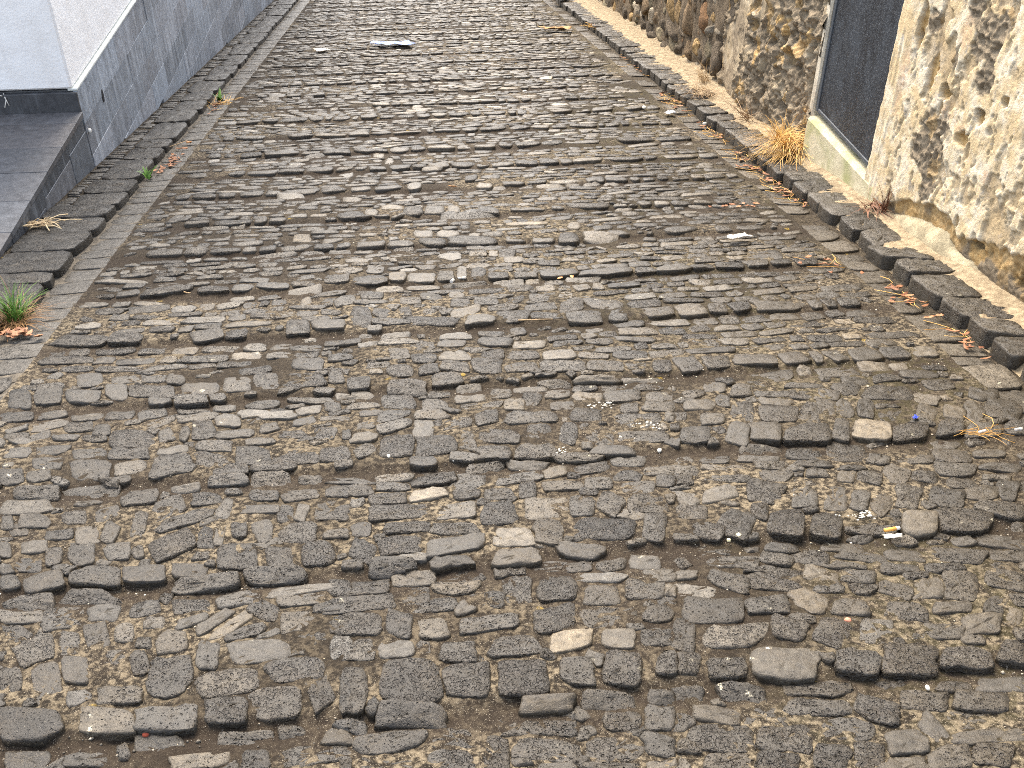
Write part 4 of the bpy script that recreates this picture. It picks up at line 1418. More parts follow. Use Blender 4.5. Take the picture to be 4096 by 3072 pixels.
def tile(parent, x0, x1, y0, y1, z0, z1, tone, sl=-.020, b=.0007, name='tile'):
    v, f = box(x0, x1, y0, y1, z0 + 0.0, z1, sl=sl, b=b)
    return mesh_obj(name, v, f, M_TILE, parent, np.tile(tone, (len(v), 1)), smooth=False)

for k in range(12):
    zt = -0.516 - COURSE * k
    y = HY0 if k % 2 == 0 else HY0 - .245 * 0 - TILE_L * .5
    while y < 17.6:
        ya, yb = max(y, HY0) + .0015, min(y + TILE_L, HY1) - .0015
        y += TILE_L
        zm = zt + .020 * ((ya + yb) / 2 - 5.97)
        if zm - COURSE > .02 - SLOPE * yb + .16 or False: pass
        if zm < -.02 - SLOPE * ya - .02: continue
        if yb - ya < .03: continue
        tile(house, HX - .022, HX + rng.normal(0, .0010), ya, yb, zt - COURSE + .0022 - .020 * 5.97, zt - .020 * 5.97,
             (rng.uniform(.19, .36), rng.uniform(.6, 1.0), rng.uniform(0, .3), 0))
# skirting on the face towards the landing
for x0, x1 in ((-2.95, HX), (-3.95, -2.953), (-4.95, -3.953)):
    v, f = box(x0, x1, HY0 - .018, HY0 + .02, -.66, -.518, b=.002)
    mesh_obj('skirting', v, f, M_TILE, house, np.tile((.052, .15, .35, 0), (len(v), 1)), smooth=False)
# weep hole and the white cap lower down
m_dark = plain('dark_hollow', (.018, .018, .02), .9)
m_capw = plain('white_plastic', (.72, .71, .66), .4)
def oval_dish(cx, cy, cz, ry, rz, depth=.0015):
    n = 20; v = []; f = []
    for r, d in ((1.0, .0006), (.82, .0016), (.5, .0010)):
        for k in range(n):
            t = 2 * math.pi * k / n
            v.append((cx + d, cy + ry * r * math.cos(t), cz + rz * r * math.sin(t)))
    for q in range(2):
        for k in range(n):
            f.append([q * n + k, q * n + (k + 1) % n, (q + 1) * n + (k + 1) % n, (q + 1) * n + k])
    f.append([2 * n + k for k in range(n)])
    return v, f
v, f = oval_dish(HX + .001, 6.448, -.708, .022, .040)
mesh_obj('weep_hole', v, f, m_dark, house)
v, f = tube([(HX, 6.02, -.767), (HX + .012, 6.02, -.767), (HX + .016, 6.02, -.767)], [.0135, .0135, .008], 14)
mesh_obj('pipe_cap', v, f, m_capw, house)

# the level landing in front of the house
L0 = lambda y: -.630 - .034 * (6.0 - y)
land = mesh_obj('landing', *box(-6.0, HX - .024, 3.3, HY0 - .02, -1.6, -.630 - .034 * 6.0 - .034, sl=-.034), M_JOINT, smooth=False)
tag(land, 'landing of dark stone paving in front of the white house', 'landing', kind='structure')
for a, b in ((5.812, 5.965), (5.485, 5.808), (5.183, 5.481), (4.86, 5.179), (4.54, 4.856), (4.22, 4.536), (3.90, 4.216), (3.58, 3.896)):
    for x0, x1 in ((-3.05, HX + .010), (-4.16, -3.054)):
        tile(land, x0, x1, a, b, -.630 - .034 * 6.0 - .031, -.630 - .034 * 6.0 + rng.normal(0, .0006),
             (rng.uniform(.066, .10), .10, rng.uniform(.3, .8), 0), sl=-.034, b=.002, name='paving_tile')
for (ya, yb), (zt, zb), al, wm in (((5.60, HY0 - .02), (-.664, -.745), .07, .1), ((5.10, 5.597), (-.676, -.765), .06, .1), ((4.55, 5.097), (-.695, -.80), .065, .2), ((3.9, 4.547), (-.715, -.80), .065, .2),
                                  ((5.60, HY0 - .02), (-.747, -1.05), .115, .1), ((5.06, 5.597), (-.767, -1.05), .135, .45), ((4.62, 5.057), (-.802, -1.0), .12, .4), ((4.1, 4.617), (-.802, -1.0), .11, .4)):
    v, f = box(HX - .024, HX + rng.normal(-.001, .0008), ya, yb - .002, zb + .002, zt, b=.0018)
    mesh_obj('cladding_tile', v, f, M_TILE, land, np.tile((al, .3, wm, 0), (len(v), 1)), smooth=False)

# ------------------------------------------------------------------ old house wall on the right
wallo = empty('old_house_wall', (2.26, 4.6, -.75))
tag(wallo, 'old house wall of peeling cream plaster with a dark boarded doorway', 'wall')

def billow(x, y, seed, octaves=4):
    s, a, t = 0.0, .5, 0.0
    for k in range(octaves):
        s = s + a * np.abs(2 * vnoise(x * 2 ** k + 3.1 * k, y * 2 ** k - 7.7 * k, seed + k) - 1); t += a; a *= .55
    return 1 - s / t

def blob(Y, Hh, c, wob, pw=2.0):
    return (np.abs((Y - c[0]) / c[2]) ** pw + np.abs((Hh - c[1]) / c[3]) ** pw) ** (1 / pw) + wob

GREY = [(4.096, 0.493, 0.13, 0.135), (4.05, 0.36, 0.09, 0.09), (4.02, 0.25, 0.085, 0.08), (4.289, 0.956, 0.06, 0.05), (3.844, 0.95, 0.13, 0.13), (3.80, 0.80, .07, .08), (3.981, 1.05, 0.06, 0.05), (4.049, 0.829, 0.03, 0.035), (4.17, .43, .07, .10), (4.0, .42, .06, .08), (3.55, 1.15, .12, .10), (3.1, .62, .05, .08)]
OCH = [(4.211, 0.74, 0.030, 0.09), (4.07, 0.685, 0.034, 0.03), (3.746, 0.645, 0.040, 0.035), (3.84, 0.53, 0.072, 0.040), (4.40, 0.93, 0.035, 0.10), (3.53, 0.125, 0.075, 0.055), (3.705, 0.20, 0.022, 0.035), (3.22, 0.12, 0.04, 0.05), (4.07, .60, .02, .05), (3.60, .74, .025, .02)]
HOLE = [(4.066, .690, .030, .024), (3.750, .658, .034, .024), (3.80, .548, .040, .022), (3.535, .150, .060, .020), (3.20, .10, .05, .04), (4.19, .775, .014, .03), (4.42, .88, .018, .03)]
ROSY = [(4.02, 0.606, 0.05, 0.05), (3.874, 0.573, 0.046, 0.03), (4.469, 0.66, 0.04, 0.16), (4.0, 0.953, 0.05, 0.10), (3.59, 0.432, 0.03, 0.03), (3.4, .8, .1, .1)]

yy = np.concatenate([np.arange(1.2, 2.6, .03), np.arange(2.6, 4.641, .0062)])
hh = np.concatenate([np.arange(-.12, 1.22, .0062), np.arange(1.24, 2.6, .05)])
Y, H = np.meshgrid(yy, hh, indexing='ij')
Z = H - SLOPE * Y
# noise runs on (y, z) so that drips are upright
w1 = fbm(Y * 7, Z * 7, 201, 4) - .5; w2 = fbm(Y * 24, Z * 20, 205, 4) - .5; w3 = fbm(Y * 70, Z * 60, 209, 3) - .5
wob = w1 * 1.0 + w2 * .8
gm = np.zeros_like(Y)
for c in GREY: gm = np.maximum(gm, 1 - sstep(.86, 1.0, blob(Y, H, c, wob)))
om = np.zeros_like(Y)
for c in OCH: om = np.maximum(om, 1 - sstep(.82, 1.02, blob(Y, H, c, wob * 1.1)))
hm = np.zeros_like(Y)
for c in HOLE: hm = np.maximum(hm, 1 - sstep(.55, 1.05, blob(Y, H, c, w1 * 1.6 + w2 * 2.4 + w3 * 1.2)))
ro = np.zeros_like(Y)
for c in ROSY: ro = np.maximum(ro, 1 - sstep(.6, 1.1, blob(Y, H, c, wob)))
line = np.interp(Y, [1.2, 2.9, 3.225, 3.316, 3.492, 3.60, 3.673, 3.785, 3.951, 4.146, 4.365, 4.65], [.24, .23, .221, .209, .189, .16, .147, .197, .209, .161, .06, .0])
low = 1 - sstep(-.008, .008, H - line + .05 * w1 + .05 * w2)
flake = sstep(.60, .63, fbm(Y * 9 + 40, Z * 6.5, 231, 5)) * sstep(4.46, 4.38, Y)
flake2 = sstep(.64, .66, fbm(Y * 26 + 40, Z * 15, 237, 4)) * .8 * sstep(4.5, 4.4, Y)
coat = (1 - gm) * (1 - om) * (1 - low) * (1 - hm) * (1 - .55 * flake) * (1 - .45 * flake2)
f1, f2, cid = worley(Y * 26 + w2 * 1.6, Z * 26 + w3 * 1.2, 3)
g1, g2, _ = worley(Y * 60 + w3 * 1.6, Z * 60, 8)
lumps = (billow(Y * 17 + w2, Z * 17 + w1, 215) - .62) * .040 + (.55 - f1) * .006
d = .004 + .007 * w1 + .0022 * w2
d = d + coat * .013 + (1 - coat) * (lumps * np.maximum(gm, .45 * low) + .012 * w2 + .006 * w3 - .004)
d = d + gm * .010
d = d - om * (.004 + .012 * (w2 + .5) * .5) - hm * .024 * (1 + w2)
d = d + coat * (.0022 * sstep(.5, .54, fbm(Y * 15, Z * 11, 261, 5)) + .0016 * sstep(.5, .53, fbm(Y * 33, Z * 22, 263, 4)))
# smooth cement band beside the doorway and its bevelled edge
band = sstep(4.47, 4.51, Y + .03 * w1)
d = d * (1 - .75 * band) + band * (.014 + .004 * sstep(.5, .6, fbm(Y * 40, Z * 5, 271, 3)))
coat = np.maximum(coat, band * .9)
d = d - .02 * sstep(4.60, 4.641, Y + .02 * w2) ** 2
grime_shade = np.clip((1 - sstep(.0, .14, H + .10 * w1)) * .55 + gm * .12 * sstep(.35, .7, f1) + .40 * low * sstep(.45, .62, fbm(Y * 8, Z * 8, 281, 4)) + .55 * hm + .35 * gm * sstep(.3, .05, H), 0, .85)  # shade at the foot, in holes and between lumps painted in, with patchy dirt
oc = np.clip(om + low * sstep(.5, .62, fbm(Y * 4.5, Z * 6, 291, 3)) * .8 + (1 - coat) * (flake > .3) * .5, 0, 1)
X = 2.262 - d
A = np.stack([coat, oc, grime_shade, ro], -1)
# returns into the doorway
Xr = [X] ; Yr = [Y]; Zr = [Z]; Ar = [A]
for dx in (.02, .05, .13):
    X = np.concatenate([X, (X[-1:] * 0 + 2.262 - d[-1:] + dx)]); Y = np.concatenate([Y, Y[-1:] + .001 + .006 * w2[-1:]]); Z = np.concatenate([Z, Z[-1:]]); A = np.concatenate([A, A[-1:] * np.array([1, 1, 1, 1])])
mesh_obj('plaster', np.stack([X, Y, Z], -1).reshape(-1, 3), grid_faces(X.shape[0], X.shape[1])[:, ::-1], M_OLD, wallo, A.reshape(-1, 4))
# masonry behind all of it
v, f = box(2.42, 2.75, 1.2, 7.7, -.5, 2.5, sl=SLOPE)
mesh_obj('masonry', v, f, M_FILLET, wallo, smooth=False)

# cement fillet along the foot of the plaster
fy = np.arange(2.0, 4.36, .012)
t = np.linspace(0, 1, 12)
FY, TT = np.meshgrid(fy, t, indexing='ij')
top = np.interp(FY, [2.0, 3.12, 3.41, 3.642, 3.70, 3.781, 4.003, 4.30, 4.37], [.02, .028, .04, .088, .10, .145, .125, .05, .0]) + .02 * (fbm(FY * 9, FY * 0, 301, 3) - .5)
HHf = -.01 + (top + .01) * TT
XXf = 2.215 + .05 * TT + .010 * (fbm(FY * 12, TT * 3, 305, 3) - .5) - .022 * np.sin(TT * math.pi) * sstep(.03, .1, top)
XXf = XXf + .06 * sstep(.88, 1.0, TT)
mesh_obj('cement_fillet', np.stack([XXf, FY, HHf - SLOPE * FY], -1).reshape(-1, 3), grid_faces(*FY.shape)[:, ::-1], M_FILLET, wallo)

# doorway: threshold block, dark board, far jamb
v, f = box(2.238, 2.40, 4.44, 5.475, -1.02, -.618, b=.014)
v = [(x + (.004 * math.sin(y * 40) if x < 2.3 else 0), y, z + (.010 if (x > 2.3 and z > -.7) else 0)) for x, y, z in v]
th = mesh_obj('threshold', v, f, M_SILL, wallo, smooth=False)
v, f = box(2.2355, 2.2400, 5.335, 5.354, -.885, -.640, b=.0008)
mesh_obj('paint_stripe', v, f, plain('green_paint', (.08, .25, .17), .6, .3, .35, 90), th, smooth=False)
v, f = box(2.275, 2.305, 4.50, 5.462, -.585, 1.75, b=.012)
dr = mesh_obj('door', v, f, M_DOOR, wallo, smooth=False)
m_rim = plain('door_rim', (.055, .064, .075), .5, .35, .35, 120)
v, f = box(2.269, 2.279, 5.430, 5.4605, -.583, 1.75, b=.003)
mesh_obj('rim', v, f, m_rim, dr, smooth=False)
v, f = box(2.270, 2.280, 4.50, 5.428, -.584, -.560, b=.003)
mesh_obj('rim', v, f, m_rim, dr, smooth=False)
n = NT('jamb_cement', .88, .25)
v, f = box(2.262, 2.40, 5.477, 5.545, -.80, 1.8, b=.010)
mesh_obj('door_jamb', v, f, mat_cement('jamb_cement', (.36, .32, .25), (.58, .53, .42), 14), wallo, smooth=False)

# rough lava mortar and grey render between the doorway and the rubble wall
yy = np.arange(5.50, 7.75, .0085)
hh = np.concatenate([np.arange(-.10, 1.02, .0085), np.arange(1.04, 2.6, .06)])
Y, H = np.meshgrid(yy, hh, indexing='ij')
Z = H - SLOPE * Y
w1 = fbm(Y * 5, Z * 5, 401, 4) - .5; w2 = fbm(Y * 18, Z * 16, 405, 4) - .5; w3 = fbm(Y * 60, Z * 55, 409, 3) - .5
wob = w1 + .6 * w2
sm = np.zeros_like(Y)
for c in [(7.30, .16, .30, .17), (7.15, .55, .22, .30), (7.05, .80, .30, .20), (7.5, .35, .2, .2), (6.632, .72, .05, .12)]:
    sm = np.maximum(sm, 1 - sstep(.8, 1.05, blob(Y, H, c, wob * .8)))
om = np.zeros_like(Y)
for c in [(6.62, .44, .07, .08), (6.15, .68, .06, .06), (6.026, .51, .04, .05), (6.28, .72, .05, .03), (5.95, .30, .05, .05)]:
    om = np.maximum(om, 1 - sstep(.7, 1.1, blob(Y, H, c, wob * 1.2)))
hm = 1 - sstep(.5, 1.05, blob(Y, H, (5.60, .14, .055, .13), wob * .7))
for c in [(6.45, .22, .04, .05), (5.75, .42, .04, .06), (6.2, .40, .05, .04), (5.68, .62, .03, .06), (6.35, .58, .04, .04)]:
    hm = np.maximum(hm, .7 * (1 - sstep(.4, 1.1, blob(Y, H, c, wob))))
f1, f2, cid = worley(Y * 11 + w2 * 2.2, Z * 11 + w1 * 2.0, 13)
g1, g2, gid = worley(Y * 27 + w3 * 2.0, Z * 27 + w2 * 2, 18)
k1, k2, _ = worley(Y * 62, Z * 62 + w3, 19)
bl = billow(Y * 6.5 + w2, Z * 6.5 + w1, 417, 5)
lump = (bl - .62) * .13 + (.5 - f1) * .022 + (.5 - g1) * .010 * (gid > .4) + .02 * w2 + .008 * w3
d = .01 + .02 * w1 + (1 - sm) * lump + sm * (.010 + .006 * w2 + .003 * w3) - hm * .085
d = d + sm * .006 * sstep(.5, .52, fbm(Y * 4 + 3, Z * 4, 431, 3))
crev = sstep(.62, .42, bl) * .8 + sstep(.5, .8, f1) * .3
grime_shade = np.clip((1 - sm) * crev * .75 + .7 * hm + .3 * (1 - sstep(0, .08, H)), 0, .9)  # crevice, hole and foot shade painted into the colour
coat = np.clip(sm * sstep(.48, .60, fbm(Y * 8, Z * 8, 441, 4)) * .35 + (1 - sm) * (cid > .86) * .25, 0, 1)
oc = np.clip(om + (cid < .12) * .7 * (1 - sm), 0, 1)
Xw = 2.300 + .10 * sstep(6.7, 7.8, Y) - .012 * sstep(5.7, 5.5, Y)
A = np.stack([coat, oc, grime_shade, np.zeros_like(Y)], -1)
mesh_obj('rough_render', np.stack([Xw - d, Y, Z], -1).reshape(-1, 3), grid_faces(*Y.shape)[:, ::-1], M_OLD, wallo, A.reshape(-1, 4))

# ------------------------------------------------------------------ rubble wall further down
rub = empty('rubble_wall', (2.45, 11.0, -1.8))
tag(rub, 'dry rubble wall of black and rust brown lava blocks beyond the old doorway', 'wall')
gy = np.arange(7.55, Y_END, .05); gh = np.concatenate([np.arange(-.10, 1.2, .04), np.arange(1.25, 2.6, .15)])
Y, H = np.meshgrid(gy, gh, indexing='ij')
w = fbm(Y * 6, H * 6, 501, 4) - .5
Xb = 2.410 + .08 * w + .06 * sstep(8, 13, Y)
mesh_obj('backing', np.stack([Xb, Y, H - SLOPE * Y], -1).reshape(-1, 3), grid_faces(*Y.shape)[:, ::-1], M_LAVA, rub, np.tile((.17, .132, .088, 0), (Y.size, 1)))
# lime footing poured against it
v, f = [], []
fy = np.arange(7.0, Y_END, .03)
for y in fy:
    q = .02 * (fbm(np.array([y * 6]), np.array([0.]), 511, 3)[0] - .5)
    for dx, dz in ((-.17 + q, .0), (-.10 + q, .02 + q), (-.05, .055 + 2 * q), (.02, .085 + 2 * q)):
        v.append((2.44 + .06 * float(sstep(8, 13, y)) + dx, y, dz - SLOPE * y))
mesh_obj('footing', v, grid_faces(len(fy), 4)[:, ::-1], M_LIME, rub)

def ico(n):
    import bmesh
    bm = bmesh.new(); bmesh.ops.create_icosphere(bm, subdivisions=n, radius=1.0)
    v = np.array([q.co[:] for q in bm.verts]); f = [[q.index for q in p.verts] for p in bm.faces]
    bm.free(); return v, f
ICO1, ICO2, ICO3 = ico(1), ico(2), ico(3)
COLR = {'p': (.40, .34, .25), 'o': (.33, .225, .105), 'b': (.19, .135, .080), 'r': (.28, .16, .08), 'g': (.36, .32, .25), 'd': (.105, .084, .060), 'v': (.22, .185, .12)}
RB = [(11.224,0.227,0.162,0.078,'p'),(10.414,0.244,0.112,0.067,'p'),(9.553,0.392,0.213,0.101,'o'),(9.265,0.392,0.134,0.098,'o'),(8.916,0.422,0.27,0.133,'b'),(8.432,0.45,0.243,0.112,'r'),(8.181,0.397,0.195,0.044,'g'),(8.052,0.611,0.101,0.034,'d'),(7.813,0.535,0.177,0.083,'d'),(10.853,0.101,0.245,0.094,'d'),(10.484,0.11,0.201,0.074,'d'),(9.971,0.117,0.287,0.065,'v'),(9.444,0.235,0.304,0.041,'d'),(9.402,0.126,0.257,0.051,'v'),(9.15,0.095,0.178,0.055,'d'),(8.798,0.126,0.227,0.087,'b'),(8.539,0.219,0.136,0.056,'o'),(9.024,0.247,0.215,0.034,'d'),(8.697,0.302,0.1,0.033,'p'),(11.83,0.131,0.18,0.07,'d'),(11.523,0.084,0.137,0.056,'o'),(12.138,0.138,0.151,0.052,'d'),(10.185,0.247,0.162,0.055,'b'),(9.96,0.38,0.205,0.053,'b'),(10.732,0.294,0.208,0.063,'b'),(8.12,0.251,0.159,0.084,'v'),(8.199,0.167,0.126,0.067,'d'),(8.135,0.106,0.107,0.036,'d'),(8.517,0.063,0.117,0.028,'p'),(9.854,0.24,0.152,0.048,'d'),(10.169,0.357,0.134,0.043,'d'),(9.123,0.266,0.131,0.029,'d'),(9.678,0.051,0.173,0.037,'d'),(10.23,0.057,0.165,0.039,'d'),(8.396,0.167,0.113,0.055,'d'),(7.968,0.41,0.101,0.034,'p'),(10.9,0.237,0.153,0.052,'d'),(7.756,0.401,0.128,0.033,'d'),(8.702,0.52,0.118,0.041,'b'),(10.949,0.193,0.124,0.035,'p')]
blocks = [(a, b, c * .62, e * 1.22, k) for a, b, c, e, k in RB]
for q in range(9000):
    y, h = rng.uniform(7.5, 22), rng.uniform(.0, 2.45)
    r = rng.uniform(.07, .15) if q < 5000 else rng.uniform(.035, .07)
    ry, rz = r * rng.uniform(.8, 1.2), r * rng.uniform(.75, 1.15)
    ok = True
    for b in blocks:
        if ((y - b[0]) / (ry + b[2]) / .86) ** 2 + ((h - b[1]) / (rz + b[3]) / .86) ** 2 < 1: ok = False; break
    if ok: blocks.append((y, h, ry, rz, 'dddbbvvorp'[int(rng.integers(0, 10))]))
def block(b, base):
    V, F = base
    p = V.copy()
    m = np.abs(p).max(1, keepdims=True)
    p = p * (1 + .22 * (1 / np.maximum(m, .5) - 1))
    for q_ in range(9):
        nv = rng.normal(0, 1, 3); nv /= np.linalg.norm(nv); o_ = rng.uniform(.55, .92)
        p = p - np.maximum(p @ nv - o_, 0)[:, None] * nv
    s = rng.uniform(0, 90, 3)
    dsp = 1 + .34 * (fbm(p[:, 0] * 1.6 + s[0] + p[:, 2], p[:, 1] * 1.6 + s[1], 601, 3) - .5) + .5 * (fbm(p[:, 1] * 1.5 + s[2], p[:, 2] * 1.5 + s[0], 605, 3) - .5)
    p = p * dsp[:, None]
    p = p * (1 + .30 * (billow(p[:, 0] * 2.2 + p[:, 1] * 2.0 + s[1], p[:, 2] * 2.4 + s[2], 609, 3) - .62))[:, None]
    q = np.column_stack([p[:, 0] * min(.065, max(b[2], b[3]) * .6), p[:, 1] * b[2], p[:, 2] * b[3]])
    a = rng.normal(0, .2)
    q = np.column_stack([q[:, 0], q[:, 1] * math.cos(a) - q[:, 2] * math.sin(a), q[:, 1] * math.sin(a) + q[:, 2] * math.cos(a)])
    cx = 2.428 + .06 * float(sstep(8, 13, b[0])) + rng.normal(0, .012)
    col = np.array(COLR[b[4]]) * rng.uniform(.75, 1.3)
    return q + (cx, b[0], b[1] - SLOPE * b[0]), F, np.array([*col, 0.0]), (cx, b[0], b[1] - SLOPE * b[0])
blocks.sort(key=lambda b: -(b[2] * b[3]) / ((b[0] ** 2 + 4) ** 1.5) * (1 if b[1] < 1.05 - .06 * (b[0] - 8) else .05))
far = MB()
for i, b in enumerate(blocks):
    V, F, c, loc = block(b, ICO3 if i < 110 else (ICO2 if i < 290 else ICO1))
    if i < 290:
        mesh_obj('stone', V, F, M_LAVA, rub, np.tile(c, (len(V), 1)), loc=loc)
    else:
        far.add(V, F, c)
tag(far.build('stones', M_LAVA, rub), kind='stuff')

# ------------------------------------------------------------------ plants
rng = np.random.default_rng(33)
def gz(x, y, h=0.0):
    return h - SLOPE * y

def blades(mb, base, n, spread, length, width, up, tone=(0, 1), droop=1.0, az=None, seg=5):
    for q in range(n):
        a = rng.uniform(0, 2 * math.pi) if az is None else rng.normal(az[0], az[1])
        L = length * rng.uniform(.55, 1.15); wd = width * rng.uniform(.7, 1.2)
        r0 = spread * math.sqrt(rng.random()); a0 = rng.uniform(0, 6.28)
        p = np.array([base[0] + r0 * math.cos(a0), base[1] + r0 * math.sin(a0), base[2] - .004])
        el = up * rng.uniform(.75, 1.15)
        dirn = np.array([math.cos(a), math.sin(a)])
        side = np.array([-dirn[1], dirn[0], 0])
        tn = rng.uniform(*tone)
        V, F = [], []
        wob = rng.normal(0, .25, 2)
        for k in range(seg + 1):
            s = k / seg
            w_ = wd * (1 - .85 * s ** 1.5) * .5
            V += [p - side * w_, p + side * w_ + np.array([0, 0, w_ * .6])]
            e = el - droop * s
            stepv = np.array([dirn[0] * math.cos(e), dirn[1] * math.cos(e), math.sin(e)]) * L / seg
            stepv += side * wob[0] * L / seg * s
            p = p + stepv
            zmin = gz(p[0], p[1], base[3] if len(base) > 3 else 0.0) + .002 + .006 * rng.random()
            if p[2] < zmin: p[2] = zmin
            if k: F.append([2 * k - 2, 2 * k - 1, 2 * k + 1, 2 * k])
        mb.add(V, F, [tn, 0, 0, 0])

def leaf(name, parent, x, y, h, L, Wd, ang, mat, tone, curl=.4, roll=0.0, label=None):
    nu, nv = 6, 3
    V = []
    for i in range(nu):
        s = i / (nu - 1)
        half = Wd / 2 * (math.sin(math.pi * min(1, s * .93 + .05)) ** .7) * (1 + rng.normal(0, .15))
        for j in range(nv):
            t = (j - 1)
            px = (s - .5) * L; py = t * half
            pz = curl * L * ((s - .5) ** 2) + abs(t) * half * (.5 + roll) + rng.normal(0, .03) * L * .2
            V.append((px, py, pz))
    V = np.array(V)
    tilt = rng.normal(0, .2)
    V[:, 2] += V[:, 1] * tilt
    c, s_ = math.cos(ang), math.sin(ang)
    Wv = np.column_stack([V[:, 0] * c - V[:, 1] * s_, V[:, 0] * s_ + V[:, 1] * c, V[:, 2]])
    Wv[:, 2] -= Wv[:, 2].min() - .001
    Wv += (x, y, h - SLOPE * y); Wv[:, 2] -= SLOPE * (Wv[:, 1] - y)
    top = Wv.copy(); top[:, 2] += .0009
    n = nu * nv
    F = grid_faces(nu, nv).tolist()
    Fa = [[k + n for k in q] for q in F] + [q[::-1] for q in F]
    rim = [i * nv for i in range(nu)] + [(nu - 1) * nv + j for j in range(1, nv)] + [i * nv + nv - 1 for i in range(nu - 2, -1, -1)] + [j for j in range(nv - 2, 0, -1)]
    for a, b in zip(rim, rim[1:] + rim[:1]): Fa.append([a, b, b + n, a + n])
    return mesh_obj(name, np.concatenate([Wv, top]), Fa, mat, parent, np.tile((tone, 0, 0, 0), (2 * n, 1)), loc=(x, y, h - SLOPE * y))

# green tuft at the end of the left kerb
gx, gy_ = -1.625, 3.60
t0 = empty('grass_tuft', (gx, gy_, gz(gx, gy_, -.03)))
tag(t0, 'bright green grass tuft with a brown dead skirt at the end of the left kerb', 'grass tuft')
mb = MB(); blades(mb, (gx, gy_, gz(gx, gy_, -.02), -.03), 120, .035, .17, .0042, 1.35, (0, 1), .95)
mb.build('green_blades', M_GREEN, t0)
mb = MB(); blades(mb, (gx, gy_ - .02, gz(gx, gy_, -.015), -.02), 150, .045, .17, .0030, .55, (0, .8), .9)
blades(mb, (gx, gy_, gz(gx, gy_, -.02), -.02), 12, .03, .25, .0022, 1.2, (.5, 1), 1.0)
mb.build('dry_blades', mat_leafy('brown_straw', (.10, .048, .018), (.30, .17, .065)), t0)
lp = empty('leaf_pile', (-1.57, 3.44, gz(0, 3.44, -.02)))
tag(lp, 'little heap of curled brown leaves just below the green grass tuft', 'dry leaves')
for q in range(26):
    leaf('leaf', lp, -1.585 + rng.normal(0, .045), 3.455 + rng.normal(0, .026), -.018 + rng.uniform(0, .018), rng.uniform(.03, .055), rng.uniform(.012, .024), rng.uniform(0, 6.28), M_DEAD, rng.random(), .6, .3)

# golden dry grass at the threshold
t1 = empty('dry_grass', (2.17, 5.62, gz(0, 5.62, .03)))
tag(t1, 'big golden clump of dry grass against the green stained threshold', 'dry grass')
mb = MB()
blades(mb, (2.17, 5.62, gz(0, 5.62, .06), .035), 190, .06, .30, .0036, 1.15, (.25, 1), 1.9, None, 7)
blades(mb, (2.20, 5.52, gz(0, 5.52, .06), .035), 170, .08, .36, .0036, .8, (.35, 1), 1.3, (3.3, .7), 7)
blades(mb, (2.17, 5.45, gz(0, 5.45, .05), .03), 90, .08, .30, .0032, .5, (.2, 1), 1.0, (3.6, .7), 7)
mb.build('blades', M_STRAW, t1)
t2 = empty('dry_weed', (2.22, 7.45, gz(0, 7.45, .03)))
tag(t2, 'brown withered weed sprawling over the right kerb below the rubble wall', 'weed')
mb = MB(); blades(mb, (2.17, 7.35, gz(0, 7.35, .06), .04), 150, .09, .24, .0035, .5, (0, .6), .8, (3.6, .9), 6)
blades(mb, (2.28, 7.75, gz(0, 7.75, .06), .04), 70, .05, .2, .003, 1.0, (.3, 1), .9, (2.6, .8), 6)
mb.build('stems', mat_leafy('weed_brown', (.13, .070, .030), (.46, .30, .13)), t2)
t3 = empty('dry_weed', (2.20, 6.50, gz(0, 6.5, .03)))
tag(t3, 'thin twiggy dry weed growing where the grey render meets the kerb', 'weed')
mb = MB()
for q in range(26):
    a = rng.normal(3.4, .7); e = rng.uniform(.1, .9); L = rng.uniform(.12, .3)
    p = np.array([2.235 + rng.normal(0, .02), 6.45 + rng.normal(0, .06), gz(0, 6.45, .04)])
    pts = [p]
    for k in range(4):
        p = p + np.array([math.cos(a) * math.cos(e), math.sin(a) * math.cos(e), math.sin(e)]) * L / 4
        p[2] = max(p[2], gz(p[0], p[1], .04))
        a += rng.normal(0, .35); e += rng.normal(-.12, .2); pts.append(p)
    v, f = tube(pts, [.0022, .002, .0017, .0013, .0009], 4); mb.add(v, f, [rng.uniform(.2, .8), 0, 0, 0])
mb.build('stems', mat_leafy('twig_brown', (.15, .085, .05), (.50, .36, .22)), t3)
t4 = empty('withered_plant', (2.20, 4.42, gz(0, 4.42, .03)))
tag(t4, 'rust brown withered plant in the corner of the threshold and the plaster', 'weed')
mb = MB()
blades(mb, (2.205, 4.38, gz(0, 4.38, .05), .035), 60, .05, .15, .0055, .35, (0, .6), .5, None, 5)
blades(mb, (2.225, 4.32, gz(0, 4.32, .05), .035), 26, .02, .16, .005, 1.45, (0, .5), .5, None, 5)
mb.build('leaves', mat_leafy('rust_leaf', (.075, .030, .016), (.26, .115, .055)), t4)
for (x, y, n_, L, lab) in ((-1.585, 5.74, 11, .085, 'small broad leaved green weed in the left gutter beside the kerb'), (-1.545, 8.05, 16, .10, 'green weed with dry stalks further down the left gutter')):
    t = empty('green_weed', (x, y, gz(0, y, -.02))); tag(t, lab, 'weed')
    mb = MB(); blades(mb, (x, y, gz(0, y, -.02), -.02), n_, .02, L, .016, 1.1, (.2, 1), .8, None, 4)
    mb.build('blades', M_GREEN, t)
    if y > 7:
        mb = MB(); blades(mb, (x + .04, y - .1, gz(0, y - .1, -.02), -.02), 40, .09, .14, .004, .5, (.2, 1), .8); mb.build('dry_stalks', M_STRAW, t)

